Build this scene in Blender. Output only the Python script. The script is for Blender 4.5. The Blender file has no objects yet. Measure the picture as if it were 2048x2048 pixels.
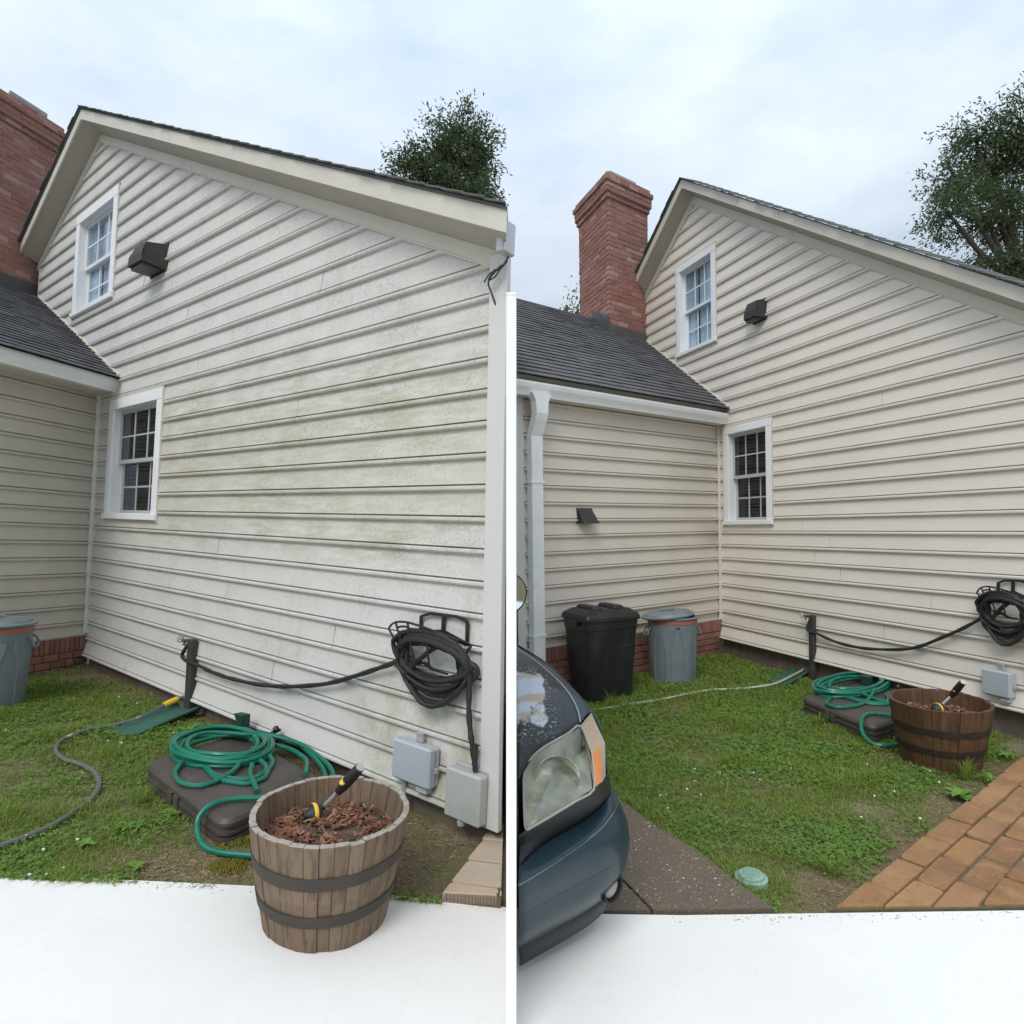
import bpy, bmesh, math, random
import numpy as np
from mathutils import Matrix, Vector, noise as mnoise
random.seed(7); RNG = np.random.default_rng(7)
R = math.radians
SC = bpy.context.scene
COL = SC.collection

# ------------------------------------------------------------------ camera
CAM_H = 1.65
cam_d = bpy.data.cameras.new('camera'); cam = bpy.data.objects.new('camera', cam_d); COL.objects.link(cam)
cam.location = (0, 0, CAM_H); cam.rotation_euler = (R(90), 0, 0)
cam_d.sensor_width = 36; cam_d.lens = 36 * 1300 / 2048; cam_d.shift_y = 36 / 2048
cam_d.clip_start = .05; cam_d.clip_end = 800
SC.camera = cam
SC.render.resolution_x = 1024; SC.render.resolution_y = 1024

# ------------------------------------------------------------------ overcast sky
W = bpy.data.worlds.new('World'); SC.world = W; W.use_nodes = True
nt = W.node_tree; nt.nodes.clear()
SUN_EL, SUN_AZ = R(48), R(200)            # high, behind the camera and a little to the left
out = nt.nodes.new('ShaderNodeOutputWorld'); bg = nt.nodes.new('ShaderNodeBackground')
sky = nt.nodes.new('ShaderNodeTexSky'); sky.sky_type = 'NISHITA'; sky.sun_disc = False
sky.sun_elevation = SUN_EL; sky.sun_rotation = SUN_AZ; sky.air_density = 1.0; sky.dust_density = 4.0
tc = nt.nodes.new('ShaderNodeTexCoord'); mp = nt.nodes.new('ShaderNodeMapping')
mp.inputs['Scale'].default_value = (1.0, 1.0, 2.2)
n1 = nt.nodes.new('ShaderNodeTexNoise'); n1.inputs['Scale'].default_value = 2.6; n1.inputs['Detail'].default_value = 6; n1.inputs['Roughness'].default_value = .55
ramp = nt.nodes.new('ShaderNodeValToRGB')
ramp.color_ramp.elements[0].position = .30; ramp.color_ramp.elements[0].color = (4.9, 6.0, 7.4, 1)
ramp.color_ramp.elements[1].position = .68; ramp.color_ramp.elements[1].color = (8.0, 8.8, 9.6, 1)
sep = nt.nodes.new('ShaderNodeSeparateXYZ')
el = nt.nodes.new('ShaderNodeMapRange'); el.inputs['From Min'].default_value = .25; el.inputs['From Max'].default_value = .95
el.inputs['To Min'].default_value = .88; el.inputs['To Max'].default_value = 1.9      # an overcast sky brightens to the zenith
mul = nt.nodes.new('ShaderNodeMix'); mul.data_type = 'RGBA'; mul.blend_type = 'MULTIPLY'; mul.inputs['Factor'].default_value = 1
mixs = nt.nodes.new('ShaderNodeMix'); mixs.data_type = 'RGBA'; mixs.inputs['Factor'].default_value = .93
L = nt.links.new
L(tc.outputs['Generated'], mp.inputs['Vector']); L(mp.outputs['Vector'], n1.inputs['Vector'])
L(n1.outputs['Fac'], ramp.inputs['Fac']); L(tc.outputs['Generated'], sep.inputs[0]); L(sep.outputs['Z'], el.inputs['Value'])
L(ramp.outputs['Color'], mul.inputs['A']); L(el.outputs['Result'], mul.inputs['B'])
L(sky.outputs['Color'], mixs.inputs['A']); L(mul.outputs['Result'], mixs.inputs['B'])
L(mixs.outputs['Result'], bg.inputs['Color']); bg.inputs['Strength'].default_value = .092
L(bg.outputs['Background'], out.inputs['Surface'])

sun_d = bpy.data.lights.new('sun', 'SUN'); sun_d.energy = 1.5; sun_d.angle = R(25); sun_d.color = (1, .96, .9)
sun = bpy.data.objects.new('sun', sun_d); COL.objects.link(sun)
sun.rotation_euler = (R(90) - SUN_EL, 0, R(-20))
SC.view_settings.view_transform = 'Standard'; SC.view_settings.look = 'None'
SC.view_settings.exposure = .16; SC.view_settings.gamma = 1; SC.view_settings.use_curve_mapping = False

# ------------------------------------------------------------------ the two sites (each lawn slopes a little its own way)
def site(nx, ny, H):
    n = Vector((nx, ny, 1)).normalized()
    y = Vector((0, 1, 0)); y = (y - n * y.dot(n)).normalized(); x = y.cross(n)
    M = Matrix((x, y, n)).transposed().to_4x4()
    M.translation = -H * n + Vector((0, 0, CAM_H))
    return M, n, H
SA, NA, HA = site(.047737, .017287, 1.60)
SB, NB, HB = site(-.014204, -.004148, 1.75)
SITE = {'A': SA, 'B': SB, 'W': Matrix.Identity(4)}
def plane_z(s, X, Y):
    n, H = (NA, HA) if s == 'A' else (NB, HB)
    return CAM_H + (-H - n.x * X - n.y * Y) / n.z

# ------------------------------------------------------------------ materials
def nd(t, ty, **kw):
    n = t.nodes.new(ty)
    for k, v in kw.items():
        if k in n.inputs: n.inputs[k].default_value = v
        else: setattr(n, k, v)
    return n
def mixc(t, a, b, f, blend='MIX'):
    m = t.nodes.new('ShaderNodeMix'); m.data_type = 'RGBA'; m.blend_type = blend
    for s, v in (('A', a), ('B', b)):
        if isinstance(v, (tuple, list)): m.inputs[s].default_value = (*v[:3], 1)
        else: t.links.new(v, m.inputs[s])
    if isinstance(f, (int, float)): m.inputs['Factor'].default_value = f
    else: t.links.new(f, m.inputs['Factor'])
    return m.outputs['Result']
def math_(t, op, a, b=None, clamp=False):
    m = t.nodes.new('ShaderNodeMath'); m.operation = op; m.use_clamp = clamp
    for i, v in enumerate((a, b)):
        if v is None: continue
        if isinstance(v, (int, float)): m.inputs[i].default_value = v
        else: t.links.new(v, m.inputs[i])
    return m.outputs[0]
def rng(t, v, lo, hi, a=0., b=1.):
    m = nd(t, 'ShaderNodeMapRange'); m.inputs['From Min'].default_value = lo; m.inputs['From Max'].default_value = hi
    m.inputs['To Min'].default_value = a; m.inputs['To Max'].default_value = b; t.links.new(v, m.inputs['Value']); return m.outputs['Result']
def noise(t, vec, scale, detail=4, rough=.55, stretch=None):
    if stretch:
        mpn = nd(t, 'ShaderNodeMapping'); mpn.inputs['Scale'].default_value = stretch; t.links.new(vec, mpn.inputs['Vector']); vec = mpn.outputs['Vector']
    n = nd(t, 'ShaderNodeTexNoise'); n.inputs['Scale'].default_value = scale; n.inputs['Detail'].default_value = detail
    n.inputs['Roughness'].default_value = rough; t.links.new(vec, n.inputs['Vector']); return n.outputs['Fac']
MATS = {}
def mat(name, col, rough=.6, layers=(), bump=None, rnd=0., metal=0., coat=0., spec=.5, rndcols=None, extra=None, sub=None):
    """layers: (scale, colour, lo, hi, strength[, stretch])   rnd: per-piece brightness spread"""
    m = bpy.data.materials.new(name); m.use_nodes = True; t = m.node_tree
    b = t.nodes['Principled BSDF']
    b.inputs['Roughness'].default_value = rough; b.inputs['Metallic'].default_value = metal
    b.inputs['Coat Weight'].default_value = coat; b.inputs['Coat Roughness'].default_value = .08; b.inputs['Specular IOR Level'].default_value = spec
    co = nd(t, 'ShaderNodeTexCoord').outputs['Object']
    c = None
    if rnd or rndcols:
        gi = nd(t, 'ShaderNodeNewGeometry').outputs['Random Per Island']; oi = nd(t, 'ShaderNodeObjectInfo').outputs['Random']
        rr = math_(t, 'FRACT', math_(t, 'ADD', gi, oi))
        if rndcols:
            cr = nd(t, 'ShaderNodeValToRGB'); e = cr.color_ramp.elements
            for i, cc in enumerate(rndcols):
                p = i / (len(rndcols) - 1)
                if i == 0: x = e[0]
                elif i == len(rndcols) - 1: x = e[len(e) - 1]
                else: x = e.new(p)
                x.position = p; x.color = (*cc, 1)
            t.links.new(rr, cr.inputs['Fac']); c = cr.outputs['Color']
        else:
            c = mixc(t, tuple(v * (1 - rnd) for v in col), tuple(v * (1 + rnd) for v in col), rr)
    if c is None: c = tuple(col)
    for ly in layers:
        s, lc, lo, hi, st = ly[:5]
        f = noise(t, co, s, 5, .6, ly[5] if len(ly) > 5 else None)
        f = math_(t, 'MULTIPLY', rng(t, f, lo, hi), st)
        c = mixc(t, c, lc, f)
    if extra: c = extra(t, co, c, b)
    if isinstance(c, tuple): b.inputs['Base Color'].default_value = (*c[:3], 1)
    else: t.links.new(c, b.inputs['Base Color'])
    if bump:
        bn = nd(t, 'ShaderNodeBump'); bn.inputs['Strength'].default_value = bump[1]; bn.inputs['Distance'].default_value = bump[2] if len(bump) > 2 else .004
        t.links.new(noise(t, co, bump[0], 5, .6, bump[3] if len(bump) > 3 else None), bn.inputs['Height']); t.links.new(bn.outputs['Normal'], b.inputs['Normal'])
    if sub: b.inputs['Transmission Weight'].default_value = sub
    MATS[name] = m; return m

def algae(t, co, c, b):
    s = nd(t, 'ShaderNodeSeparateXYZ'); t.links.new(co, s.inputs[0])
    z = s.outputs['Z']; u = s.outputs['X']
    big = noise(t, co, .9, 3); med = noise(t, co, 7, 7, .72, (.38, 1, 2.0)); fine = noise(t, co, 55, 4, .7); fine2 = noise(t, co, 120, 2, .7)
    band = math_(t, 'MULTIPLY', rng(t, z, 1.25, 1.55), rng(t, z, 3.1, 2.6))
    bandu = math_(t, 'MULTIPLY', band, rng(t, u, .6, 1.7))
    # yellow green bloom across the middle courses
    f = math_(t, 'MULTIPLY', math_(t, 'MULTIPLY', rng(t, med, .42, .60), bandu), rng(t, big, .30, .60, .35, 1.))
    c = mixc(t, c, (.36, .33, .19), math_(t, 'MULTIPLY', f, .68, True))
    warm = math_(t, 'MULTIPLY', math_(t, 'MULTIPLY', rng(t, z, 1.55, 1.7), rng(t, z, 2.75, 2.2)), rng(t, u, .9, 1.6))
    c = mixc(t, c, (.50, .46, .35), math_(t, 'MULTIPLY', warm, .30))
    # grey mildew speckle nearly everywhere, thin at the foot
    spk = math_(t, 'MULTIPLY', rng(t, fine, .47, .62), rng(t, noise(t, co, 2.3, 5, .6), .38, .62, .12, 1.))
    spk = math_(t, 'MULTIPLY', spk, rng(t, z, .2, 1.6, .55, 1.))
    c = mixc(t, c, (.24, .25, .21), math_(t, 'MULTIPLY', spk, .46))
    drip = math_(t, 'MULTIPLY', rng(t, noise(t, co, 3.2, 5, .7, (1, 1, .22)), .54, .66), rng(t, noise(t, co, 1.1, 2), .42, .60))
    c = mixc(t, c, (.30, .285, .20), math_(t, 'MULTIPLY', drip, .20))
    spk2 = math_(t, 'MULTIPLY', rng(t, fine2, .55, .68), rng(t, noise(t, co, 1.7, 4, .6), .45, .6))
    c = mixc(t, c, (.17, .18, .15), math_(t, 'MULTIPLY', spk2, .5))
    # green growth low at the right by the meter boxes
    low = math_(t, 'MULTIPLY', math_(t, 'MULTIPLY', rng(t, u, 4.6, 5.3), rng(t, z, 1.0, .5)), rng(t, noise(t, co, 4, 5, .65), .42, .62))
    c = mixc(t, c, (.30, .31, .18), math_(t, 'MULTIPLY', low, .7))
    return c
mat('siding_dirty', (.61, .59, .555), .55, extra=algae, bump=(90, .12, .002, (1, 1, 6)))
mat('siding_clean', (.75, .69, .61), .5, layers=[(1.2, (.68, .625, .55), .4, .65, .6), (30, (.61, .56, .5), .5, .7, .2, (1, 1, 5))], bump=(90, .08, .002, (1, 1, 6)))
mat('siding_wing_dirty_shaded', (.58, .53, .45), .55, layers=[(1.5, (.50, .46, .39), .4, .65, .7), (60, (.45, .43, .37), .52, .66, .25)])  # grimy siding toned down for the shade on the wing
def soot(t, co, c, b):
    s_ = nd(t, 'ShaderNodeSeparateXYZ'); t.links.new(co, s_.inputs[0])
    f = math_(t, 'MULTIPLY', math_(t, 'MULTIPLY', rng(t, s_.outputs['Z'], 1.30, 1.55), rng(t, s_.outputs['Z'], 1.85, 1.6)), math_(t, 'MULTIPLY', rng(t, s_.outputs['Y'], -.60, -.12), rng(t, noise(t, co, 3, 4), .25, .6)))
    return mixc(t, c, (.30, .27, .23), math_(t, 'MULTIPLY', f, .55))
mat('siding_wing_clean_shaded', (.64, .58, .505), .5, extra=soot, layers=[(1.4, (.58, .525, .45), .4, .65, .6)])  # clean siding darkened for wing-corner shade, with a soot smudge
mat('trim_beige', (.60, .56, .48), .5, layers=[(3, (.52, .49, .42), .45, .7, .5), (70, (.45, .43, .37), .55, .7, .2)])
mat('soffit_beige_shaded', (.42, .385, .325), .6, layers=[(3, (.36, .33, .28), .45, .7, .5)])  # trim beige darkened to carry the shade under the rakes
mat('trim_post', (.60, .59, .56), .5, layers=[(3, (.58, .57, .53), .45, .7, .5)])
mat('white_paint', (.80, .81, .81), .4, layers=[(4, (.68, .69, .68), .5, .75, .5)])
mat('gutter_white', (.83, .84, .84), .35, layers=[(3, (.70, .72, .71), .5, .75, .6, (1, 1, 4))])
mat('brick', (.3, .13, .09), .85, rndcols=[(.16, .07, .055), (.27, .11, .08), (.34, .15, .10), (.22, .09, .07), (.30, .14, .11), (.13, .08, .07)],
    layers=[(9, (.16, .11, .09), .48, .7, .5), (60, (.42, .3, .25), .56, .72, .3)], bump=(60, .5, .004))
mat('brick_chimney', (.3, .13, .09), .85, rndcols=[(.25, .105, .085), (.30, .125, .10), (.34, .15, .12), (.28, .115, .09), (.31, .14, .115), (.42, .26, .22)],
    layers=[(1.2, (.12, .08, .075), .52, .68, .55), (60, (.42, .3, .25), .56, .72, .25)], bump=(60, .5, .004))
mat('mortar', (.42, .33, .29), .9, layers=[(12, (.24, .21, .19), .45, .65, .7)], bump=(80, .4, .003))
mat('cap_stone', (.33, .32, .31), .8, layers=[(5, (.22, .21, .2), .45, .65, .7)])
mat('foundation_dark', (.13, .105, .085), .9, layers=[(8, (.2, .16, .12), .45, .65, .7)], bump=(30, .5, .01))
mat('shingle', (.07, .073, .08), .85, rndcols=[(.085, .086, .092), (.10, .101, .108), (.118, .119, .126), (.092, .093, .10)],
    layers=[(160, (.14, .14, .15), .55, .68, .5), (2, (.05, .052, .056), .45, .65, .5)], bump=(220, .7, .004))
mat('shingle_main', (.10, .11, .10), .9, rndcols=[(.08, .085, .08), (.11, .115, .105), (.09, .10, .09)], layers=[(140, (.17, .17, .16), .55, .7, .5)], bump=(220, .6, .004))
mat('flashing', (.10, .105, .11), .5, layers=[(6, (.05, .05, .055), .45, .65, .6)], metal=.2)
mat('vent_plastic', (.03, .028, .025), .6, layers=[(14, (.05, .047, .042), .5, .7, .5)])
mat('vent_black', (.035, .034, .033), .45)
mat('can_grey', (.17, .205, .225), .5, layers=[(7, (.12, .15, .165), .45, .68, .6), (50, (.22, .25, .26), .58, .7, .25)], bump=(30, .1, .002))
mat('can_red', (.36, .12, .085), .55, layers=[(12, (.25, .12, .09), .45, .7, .6)])
mat('bin_black', (.013, .013, .013), .42, layers=[(5, (.05, .05, .048), .5, .7, .6, (1, 1, .4))], bump=(40, .1, .002))
mat('rubber_black', (.018, .018, .017), .6, layers=[(60, (.035, .034, .032), .5, .68, .6)], bump=(240, .35, .003))
mat('post_black', (.04, .038, .035), .65, layers=[(8, (.07, .066, .06), .48, .68, .6)])
mat('metal_black', (.016, .016, .016), .45)
mat('hose_green', (.005, .15, .095), .3, layers=[(7, (.012, .20, .13), .45, .65, .5), (5, (.16, .13, .05), .60, .76, .5)], spec=.5)
mat('hose_grey', (.13, .13, .125), .45, layers=[(3, (.55, .52, .40), .60, .66, .85), (40, (.09, .09, .085), .5, .65, .5)])
mat('hose_tan', (.46, .43, .33), .5, layers=[(4, (.26, .25, .21), .5, .65, .7)])
mat('splash_green', (.035, .13, .095), .55, layers=[(12, (.05, .10, .07), .45, .65, .6)], bump=(50, .5, .006))
mat('bracket_green', (.012, .05, .04), .5, layers=[(10, (.02, .07, .055), .5, .7, .5)])
mat('case_brown', (.062, .05, .044), .5, layers=[(3.5, (.095, .08, .068), .45, .68, .6), (45, (.03, .025, .022), .56, .7, .4)], bump=(160, .2, .002))
mat('yellow', (.75, .50, .04), .45)
mat('chrome', (.62, .62, .62), .28, metal=.9)
mat('alu', (.55, .55, .55), .35, layers=[(60, (.3, .3, .3), .55, .68, .6)], metal=.6)
mat('grip_black', (.02, .02, .02), .55)
mat('box_grey', (.40, .43, .47), .45, layers=[(3, (.36, .38, .41), .45, .65, .5)])
mat('box_weathered', (.40, .41, .40), .6, layers=[(5, (.33, .35, .29), .45, .66, .7), (60, (.5, .5, .49), .55, .7, .4)])
mat('pvc_grey', (.36, .36, .35), .55, layers=[(8, (.24, .23, .21), .45, .7, .6)])
mat('soil', (.09, .065, .045), .95, layers=[(14, (.15, .11, .075), .45, .65, .7), (160, (.32, .29, .25), .62, .70, .6)], bump=(40, .8, .02))
mat('mulch', (.2, .08, .045), .85, rndcols=[(.10, .045, .028), (.19, .075, .042), (.26, .115, .065), (.15, .06, .04), (.33, .20, .12)])
mat('litter', (.22, .13, .08), .9, rndcols=[(.16, .09, .055), (.26, .16, .10), (.20, .12, .08), (.33, .25, .17), (.12, .075, .05)])
def stave_old(t, co, c, b): return c
mat('stave_grey', (.25, .19, .135), .85, rndcols=[(.16, .108, .068), (.205, .142, .092), (.175, .118, .075), (.225, .168, .118)],
    layers=[(40, (.085, .06, .04), .48, .64, .75, (1, 1, .06)), (4, (.16, .12, .075), .5, .7, .6)], bump=(50, .6, .006, (1, 1, .06)))
mat('stave_rim', (.38, .34, .29), .9, layers=[(30, (.22, .18, .14), .45, .65, .7)], bump=(60, .5, .004))
mat('stave_brown', (.14, .075, .03), .7, rndcols=[(.078, .036, .015), (.11, .051, .02), (.092, .042, .017), (.13, .062, .025)],
    layers=[(40, (.035, .02, .011), .48, .64, .75, (1, 1, .06)), (3, (.06, .033, .017), .48, .66, .6)], bump=(50, .6, .006, (1, 1, .06)), coat=.1)
mat('hoop_iron', (.062, .053, .046), .7, layers=[(10, (.09, .065, .045), .48, .68, .6)], bump=(30, .3, .004), metal=.3)
mat('hoop_rust', (.03, .022, .018), .7, layers=[(10, (.06, .035, .02), .48, .68, .6)], metal=.3)
mat('paver_orange', (.36, .17, .075), .85, rndcols=[(.23, .115, .046), (.32, .165, .066), (.27, .135, .055), (.36, .195, .085), (.29, .15, .07), (.25, .12, .05)],
    layers=[(3, (.17, .09, .043), .48, .66, .7), (9, (.38, .22, .10), .52, .68, .5), (26, (.13, .08, .045), .58, .70, .5), (120, (.45, .31, .18), .56, .68, .5)], bump=(140, .5, .004))
mat('paver_buff', (.47, .37, .28), .85, rndcols=[(.44, .35, .27), (.50, .40, .31), (.47, .36, .27)], layers=[(4, (.37, .29, .22), .48, .68, .5), (120, (.55, .47, .4), .58, .7, .35)], bump=(140, .5, .004))
mat('joint_sand', (.12, .10, .06), .95, layers=[(20, (.07, .08, .03), .48, .62, .7)], bump=(90, .6, .006))
mat('aggregate', (.13, .10, .072), .85, layers=[(2.2, (.10, .08, .06), .45, .66, .7), (90, (.30, .23, .16), .55, .66, .7), (150, (.05, .04, .03), .56, .66, .6)], bump=(110, .8, .006))
mat('pebble', (.5, .42, .32), .7, rndcols=[(.40, .34, .27), (.30, .22, .15), (.22, .16, .11), (.60, .57, .52), (.18, .14, .10), (.26, .2, .14)])
mat('pale_concrete', (.76, .75, .72), .85, layers=[(1.3, (.70, .69, .66), .45, .68, .6), (30, (.66, .65, .62), .56, .7, .35)], bump=(120, .3, .003))
mat('white_vinyl', (.86, .86, .85), .4)
mat('sky_tone_sheet', (.66, .74, .86), .8)  # pale blue stands in for sky reflected in the upper panes
mat('blind', (.34, .335, .32), .6)
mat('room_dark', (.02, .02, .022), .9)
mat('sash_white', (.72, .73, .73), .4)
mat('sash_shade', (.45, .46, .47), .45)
mat('cable', (.03, .03, .03), .5)
mat('lamp_glass', (.55, .56, .56), .3)
mat('clover_white', (.72, .70, .62), .8)
mat('valve_green', (.22, .34, .28), .6, layers=[(9, (.33, .43, .37), .45, .68, .6)])
mat('tyre', (.018, .018, .017), .8); mat('rim', (.30, .30, .29), .35, metal=.8)
mat('bark', (.09, .07, .055), .9, layers=[(12, (.05, .04, .03), .45, .65, .7)])
mat('moss', (.17, .15, .02), .9, rndcols=[(.12, .12, .015), (.20, .17, .02), (.25, .20, .03)])

def leafmat(name, cols, trans=.25):
    m = mat(name, cols[0], .55, rndcols=cols, spec=.3); t = m.node_tree; b = t.nodes['Principled BSDF']
    tr = nd(t, 'ShaderNodeBsdfTranslucent'); src = b.inputs['Base Color'].links[0].from_socket; t.links.new(src, tr.inputs['Color'])
    mx = nd(t, 'ShaderNodeMixShader'); mx.inputs[0].default_value = trans; o = t.nodes['Material Output']
    t.links.new(b.outputs[0], mx.inputs[1]); t.links.new(tr.outputs[0], mx.inputs[2]); t.links.new(mx.outputs[0], o.inputs['Surface']); return m
leafmat('grass', [(.155, .235, .036), (.215, .31, .048), (.28, .37, .075), (.18, .27, .042), (.34, .38, .125)], .45)
leafmat('straw', [(.30, .24, .11), (.40, .33, .17), (.22, .18, .08)], .2)
leafmat('clover', [(.13, .24, .045), (.175, .30, .057), (.22, .35, .075), (.15, .26, .05)], .42)
leafmat('weed', [(.12, .24, .035), (.15, .28, .05), (.18, .31, .06)])
leafmat('oak_leaf', [(.055, .085, .04), (.08, .115, .05), (.10, .14, .06), (.05, .075, .035)], .4)

def glassmat(name, fac, tint, rough=.02):
    m = bpy.data.materials.new(name); m.use_nodes = True; t = m.node_tree; t.nodes.remove(t.nodes['Principled BSDF']); o = t.nodes['Material Output']
    tr = nd(t, 'ShaderNodeBsdfTransparent'); tr.inputs[0].default_value = (*tint, 1); g = nd(t, 'ShaderNodeBsdfGlossy'); g.inputs['Roughness'].default_value = rough
    g.inputs['Color'].default_value = (.9, .95, 1, 1)
    fr = nd(t, 'ShaderNodeLayerWeight'); fr.inputs['Blend'].default_value = .5; f = math_(t, 'ADD', math_(t, 'MULTIPLY', math_(t, 'POWER', fr.outputs['Facing'], 5.), .8), fac, True)
    mx = nd(t, 'ShaderNodeMixShader'); t.links.new(f, mx.inputs[0]); t.links.new(tr.outputs[0], mx.inputs[1]); t.links.new(g.outputs[0], mx.inputs[2]); t.links.new(mx.outputs[0], o.inputs['Surface'])
    MATS[name] = m; return m
glassmat('glass', .06, (.85, .9, .92)); glassmat('glass_screen', .045, (.55, .56, .56)); glassmat('lens', .06, (.86, .86, .79), .28)
mat('mirror', (.75, .77, .78), .03, metal=1.)

# ground: earth, moss and thatch between the grass
def ground_extra(t, co, c, b):
    n_ = noise(t, co, 1.1, 5, .6); c = mixc(t, c, (.13, .135, .045), math_(t, 'MULTIPLY', rng(t, n_, .40, .56), .7))
    c = mixc(t, c, (.33, .275, .205), math_(t, 'MULTIPLY', rng(t, noise(t, co, 1.9, 6, .65), .57, .68), .7))
    c = mixc(t, c, (.27, .25, .21), math_(t, 'MULTIPLY', rng(t, noise(t, co, 140, 3, .6), .63, .70), .6))
    return c
mat('earth', (.16, .115, .072), .95, layers=[(9, (.22, .16, .10), .42, .62, .7), (45, (.085, .062, .04), .5, .66, .6)], extra=ground_extra, bump=(30, .9, .03))

# ------------------------------------------------------------------ mesh helpers
class MB:
    def __init__(s): s.v = []; s.f = []
    def add(s, vs, fs):
        o = len(s.v); s.v += [tuple(p) for p in vs]; s.f += [tuple(i + o for i in f) for f in fs]; return s
    def box(s, x0, x1, y0, y1, z0, z1, fn=None):
        vs = [(x, y, z) for z in (z0, z1) for y in (y0, y1) for x in (x0, x1)]
        if fn: vs = [fn(*p) for p in vs]
        return s.add(vs, [(0, 2, 3, 1), (4, 5, 7, 6), (0, 1, 5, 4), (2, 6, 7, 3), (0, 4, 6, 2), (1, 3, 7, 5)])
    def prism(s, bottom, top):          # two matching loops
        n = len(bottom)
        return s.add(list(bottom) + list(top), [tuple(range(n - 1, -1, -1)), tuple(range(n, 2 * n))] + [(i, (i + 1) % n, n + (i + 1) % n, n + i) for i in range(n)])
    def lathe(s, prof, n=28, sx=1, sy=1, cap0=True, cap1=True, c=(0, 0)):
        vs = []; 
        for r, z in prof:
            for i in range(n):
                a = 2 * math.pi * i / n; vs.append((c[0] + r * sx * math.cos(a), c[1] + r * sy * math.sin(a), z))
        fs = [(k * n + i, k * n + (i + 1) % n, (k + 1) * n + (i + 1) % n, (k + 1) * n + i) for k in range(len(prof) - 1) for i in range(n)]
        if cap0: fs.append(tuple(range(n - 1, -1, -1)))
        if cap1: fs.append(tuple((len(prof) - 1) * n + i for i in range(n)))
        return s.add(vs, fs)
    def tube(s, pts, r, n=8, sm=4, cap=True, wob=0., closed=False):
        P = smooth(pts, sm, closed) if sm else [Vector(p) for p in pts]
        m = len(P); vs = []; up = None; rings = []
        for i, p in enumerate(P):
            d = (P[min(i + 1, m - 1)] - P[max(i - 1, 0)])
            if closed: d = P[(i + 1) % m] - P[i - 1]
            if d.length < 1e-9: d = Vector((0, 0, 1))
            d.normalize()
            if up is None: up = Vector((0, 0, 1)) if abs(d.z) < .9 else Vector((1, 0, 0))
            e1 = (up - d * up.dot(d)); e1 = e1.normalized() if e1.length > 1e-6 else d.orthogonal().normalized(); up = e1; e2 = d.cross(e1)
            rr = r(i / (m - 1)) if callable(r) else r
            if wob: rr *= 1 + wob * math.sin(i * 1.9)
            vs += [p + (e1 * math.cos(2 * math.pi * k / n) + e2 * math.sin(2 * math.pi * k / n)) * rr for k in range(n)]
        cnt = m if closed else m - 1
        fs = [(i * n + k, i * n + (k + 1) % n, ((i + 1) % m) * n + (k + 1) % n, ((i + 1) % m) * n + k) for i in range(cnt) for k in range(n)]
        if cap and not closed: fs += [tuple(range(n - 1, -1, -1)), tuple((m - 1) * n + k for k in range(n))]
        return s.add(vs, fs)
    def grid(s, rows):                  # rows of equal length point lists
        n = len(rows[0]); return s.add([p for r_ in rows for p in r_], [(a * n + b, a * n + b + 1, (a + 1) * n + b + 1, (a + 1) * n + b) for a in range(len(rows) - 1) for b in range(n - 1)])
    def mesh(s, name, m, smooth_=False, bevel=0):
        me = bpy.data.meshes.new(name); me.from_pydata(s.v, [], s.f); me.update()
        bm = bmesh.new(); bm.from_mesh(me); bmesh.ops.recalc_face_normals(bm, faces=bm.faces[:])
        if bevel: bmesh.ops.bevel(bm, geom=bm.edges[:], offset=bevel, segments=1, affect='EDGES', profile=.5)
        bm.to_mesh(me); bm.free()
        if m: me.materials.append(MATS[m])
        if smooth_:
            me.shade_smooth()
            try: me.set_sharp_from_angle(angle=R(40))
            except Exception: pass
        return me
    def obj(s, name, m, parent=None, smooth_=False, bevel=0, solid=0):
        o = bpy.data.objects.new(name, s.mesh(name, m, smooth_, bevel)); COL.objects.link(o)
        if parent: o.parent = parent
        if solid:
            md = o.modifiers.new('s', 'SOLIDIFY'); md.thickness = solid; md.offset = 0
        return o
def smooth(pts, sub=4, closed=False):
    P = [Vector(p) for p in pts]; n = len(P); o = []
    if n < 3 and not closed: return P
    rngn = n if closed else n - 1
    for i in range(rngn):
        if closed: a, b, c, d = P[i - 1], P[i], P[(i + 1) % n], P[(i + 2) % n]
        else: a, b, c, d = P[max(i - 1, 0)], P[i], P[i + 1], P[min(i + 2, n - 1)]
        for k in range(sub):
            t = k / sub; o.append(.5 * ((2 * b) + (c - a) * t + (2 * a - 5 * b + 4 * c - d) * t * t + (3 * b - 3 * c + d - a) * t ** 3))
    if not closed: o.append(P[-1])
    return o
def tag(o, label=None, cat=None, group=None, kind=None):
    for k, v in (('label', label), ('category', cat), ('group', group), ('kind', kind)):
        if v: o[k] = v
    return o
def place(o, s, loc=(0, 0, 0), rot=0, tilt=None):
    M = SITE[s] @ Matrix.Translation(loc) @ Matrix.Rotation(rot, 4, 'Z')
    if tilt: M = M @ tilt
    o.matrix_world = M; return o
def thing(name, label, cat, s, loc=(0, 0, 0), rot=0, group=None, tilt=None):
    o = bpy.data.objects.new(name, None); o.empty_display_size = .1; COL.objects.link(o); place(o, s, loc, rot, tilt); return tag(o, label, cat, group)
def solo(mb, name, m, label, cat, s, loc=(0, 0, 0), rot=0, group=None, smooth_=False, bevel=0, kind=None):
    o = mb.obj(name, m, None, smooth_, bevel); place(o, s, loc, rot); return tag(o, label, cat, group, kind)
_unit = {}
def unit_box(m, bev=.04):
    k = (m, bev)
    if k not in _unit: _unit[k] = MB().box(-.5, .5, -.5, .5, -.5, .5).mesh('piece', m, False, bev)
    return _unit[k]
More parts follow.
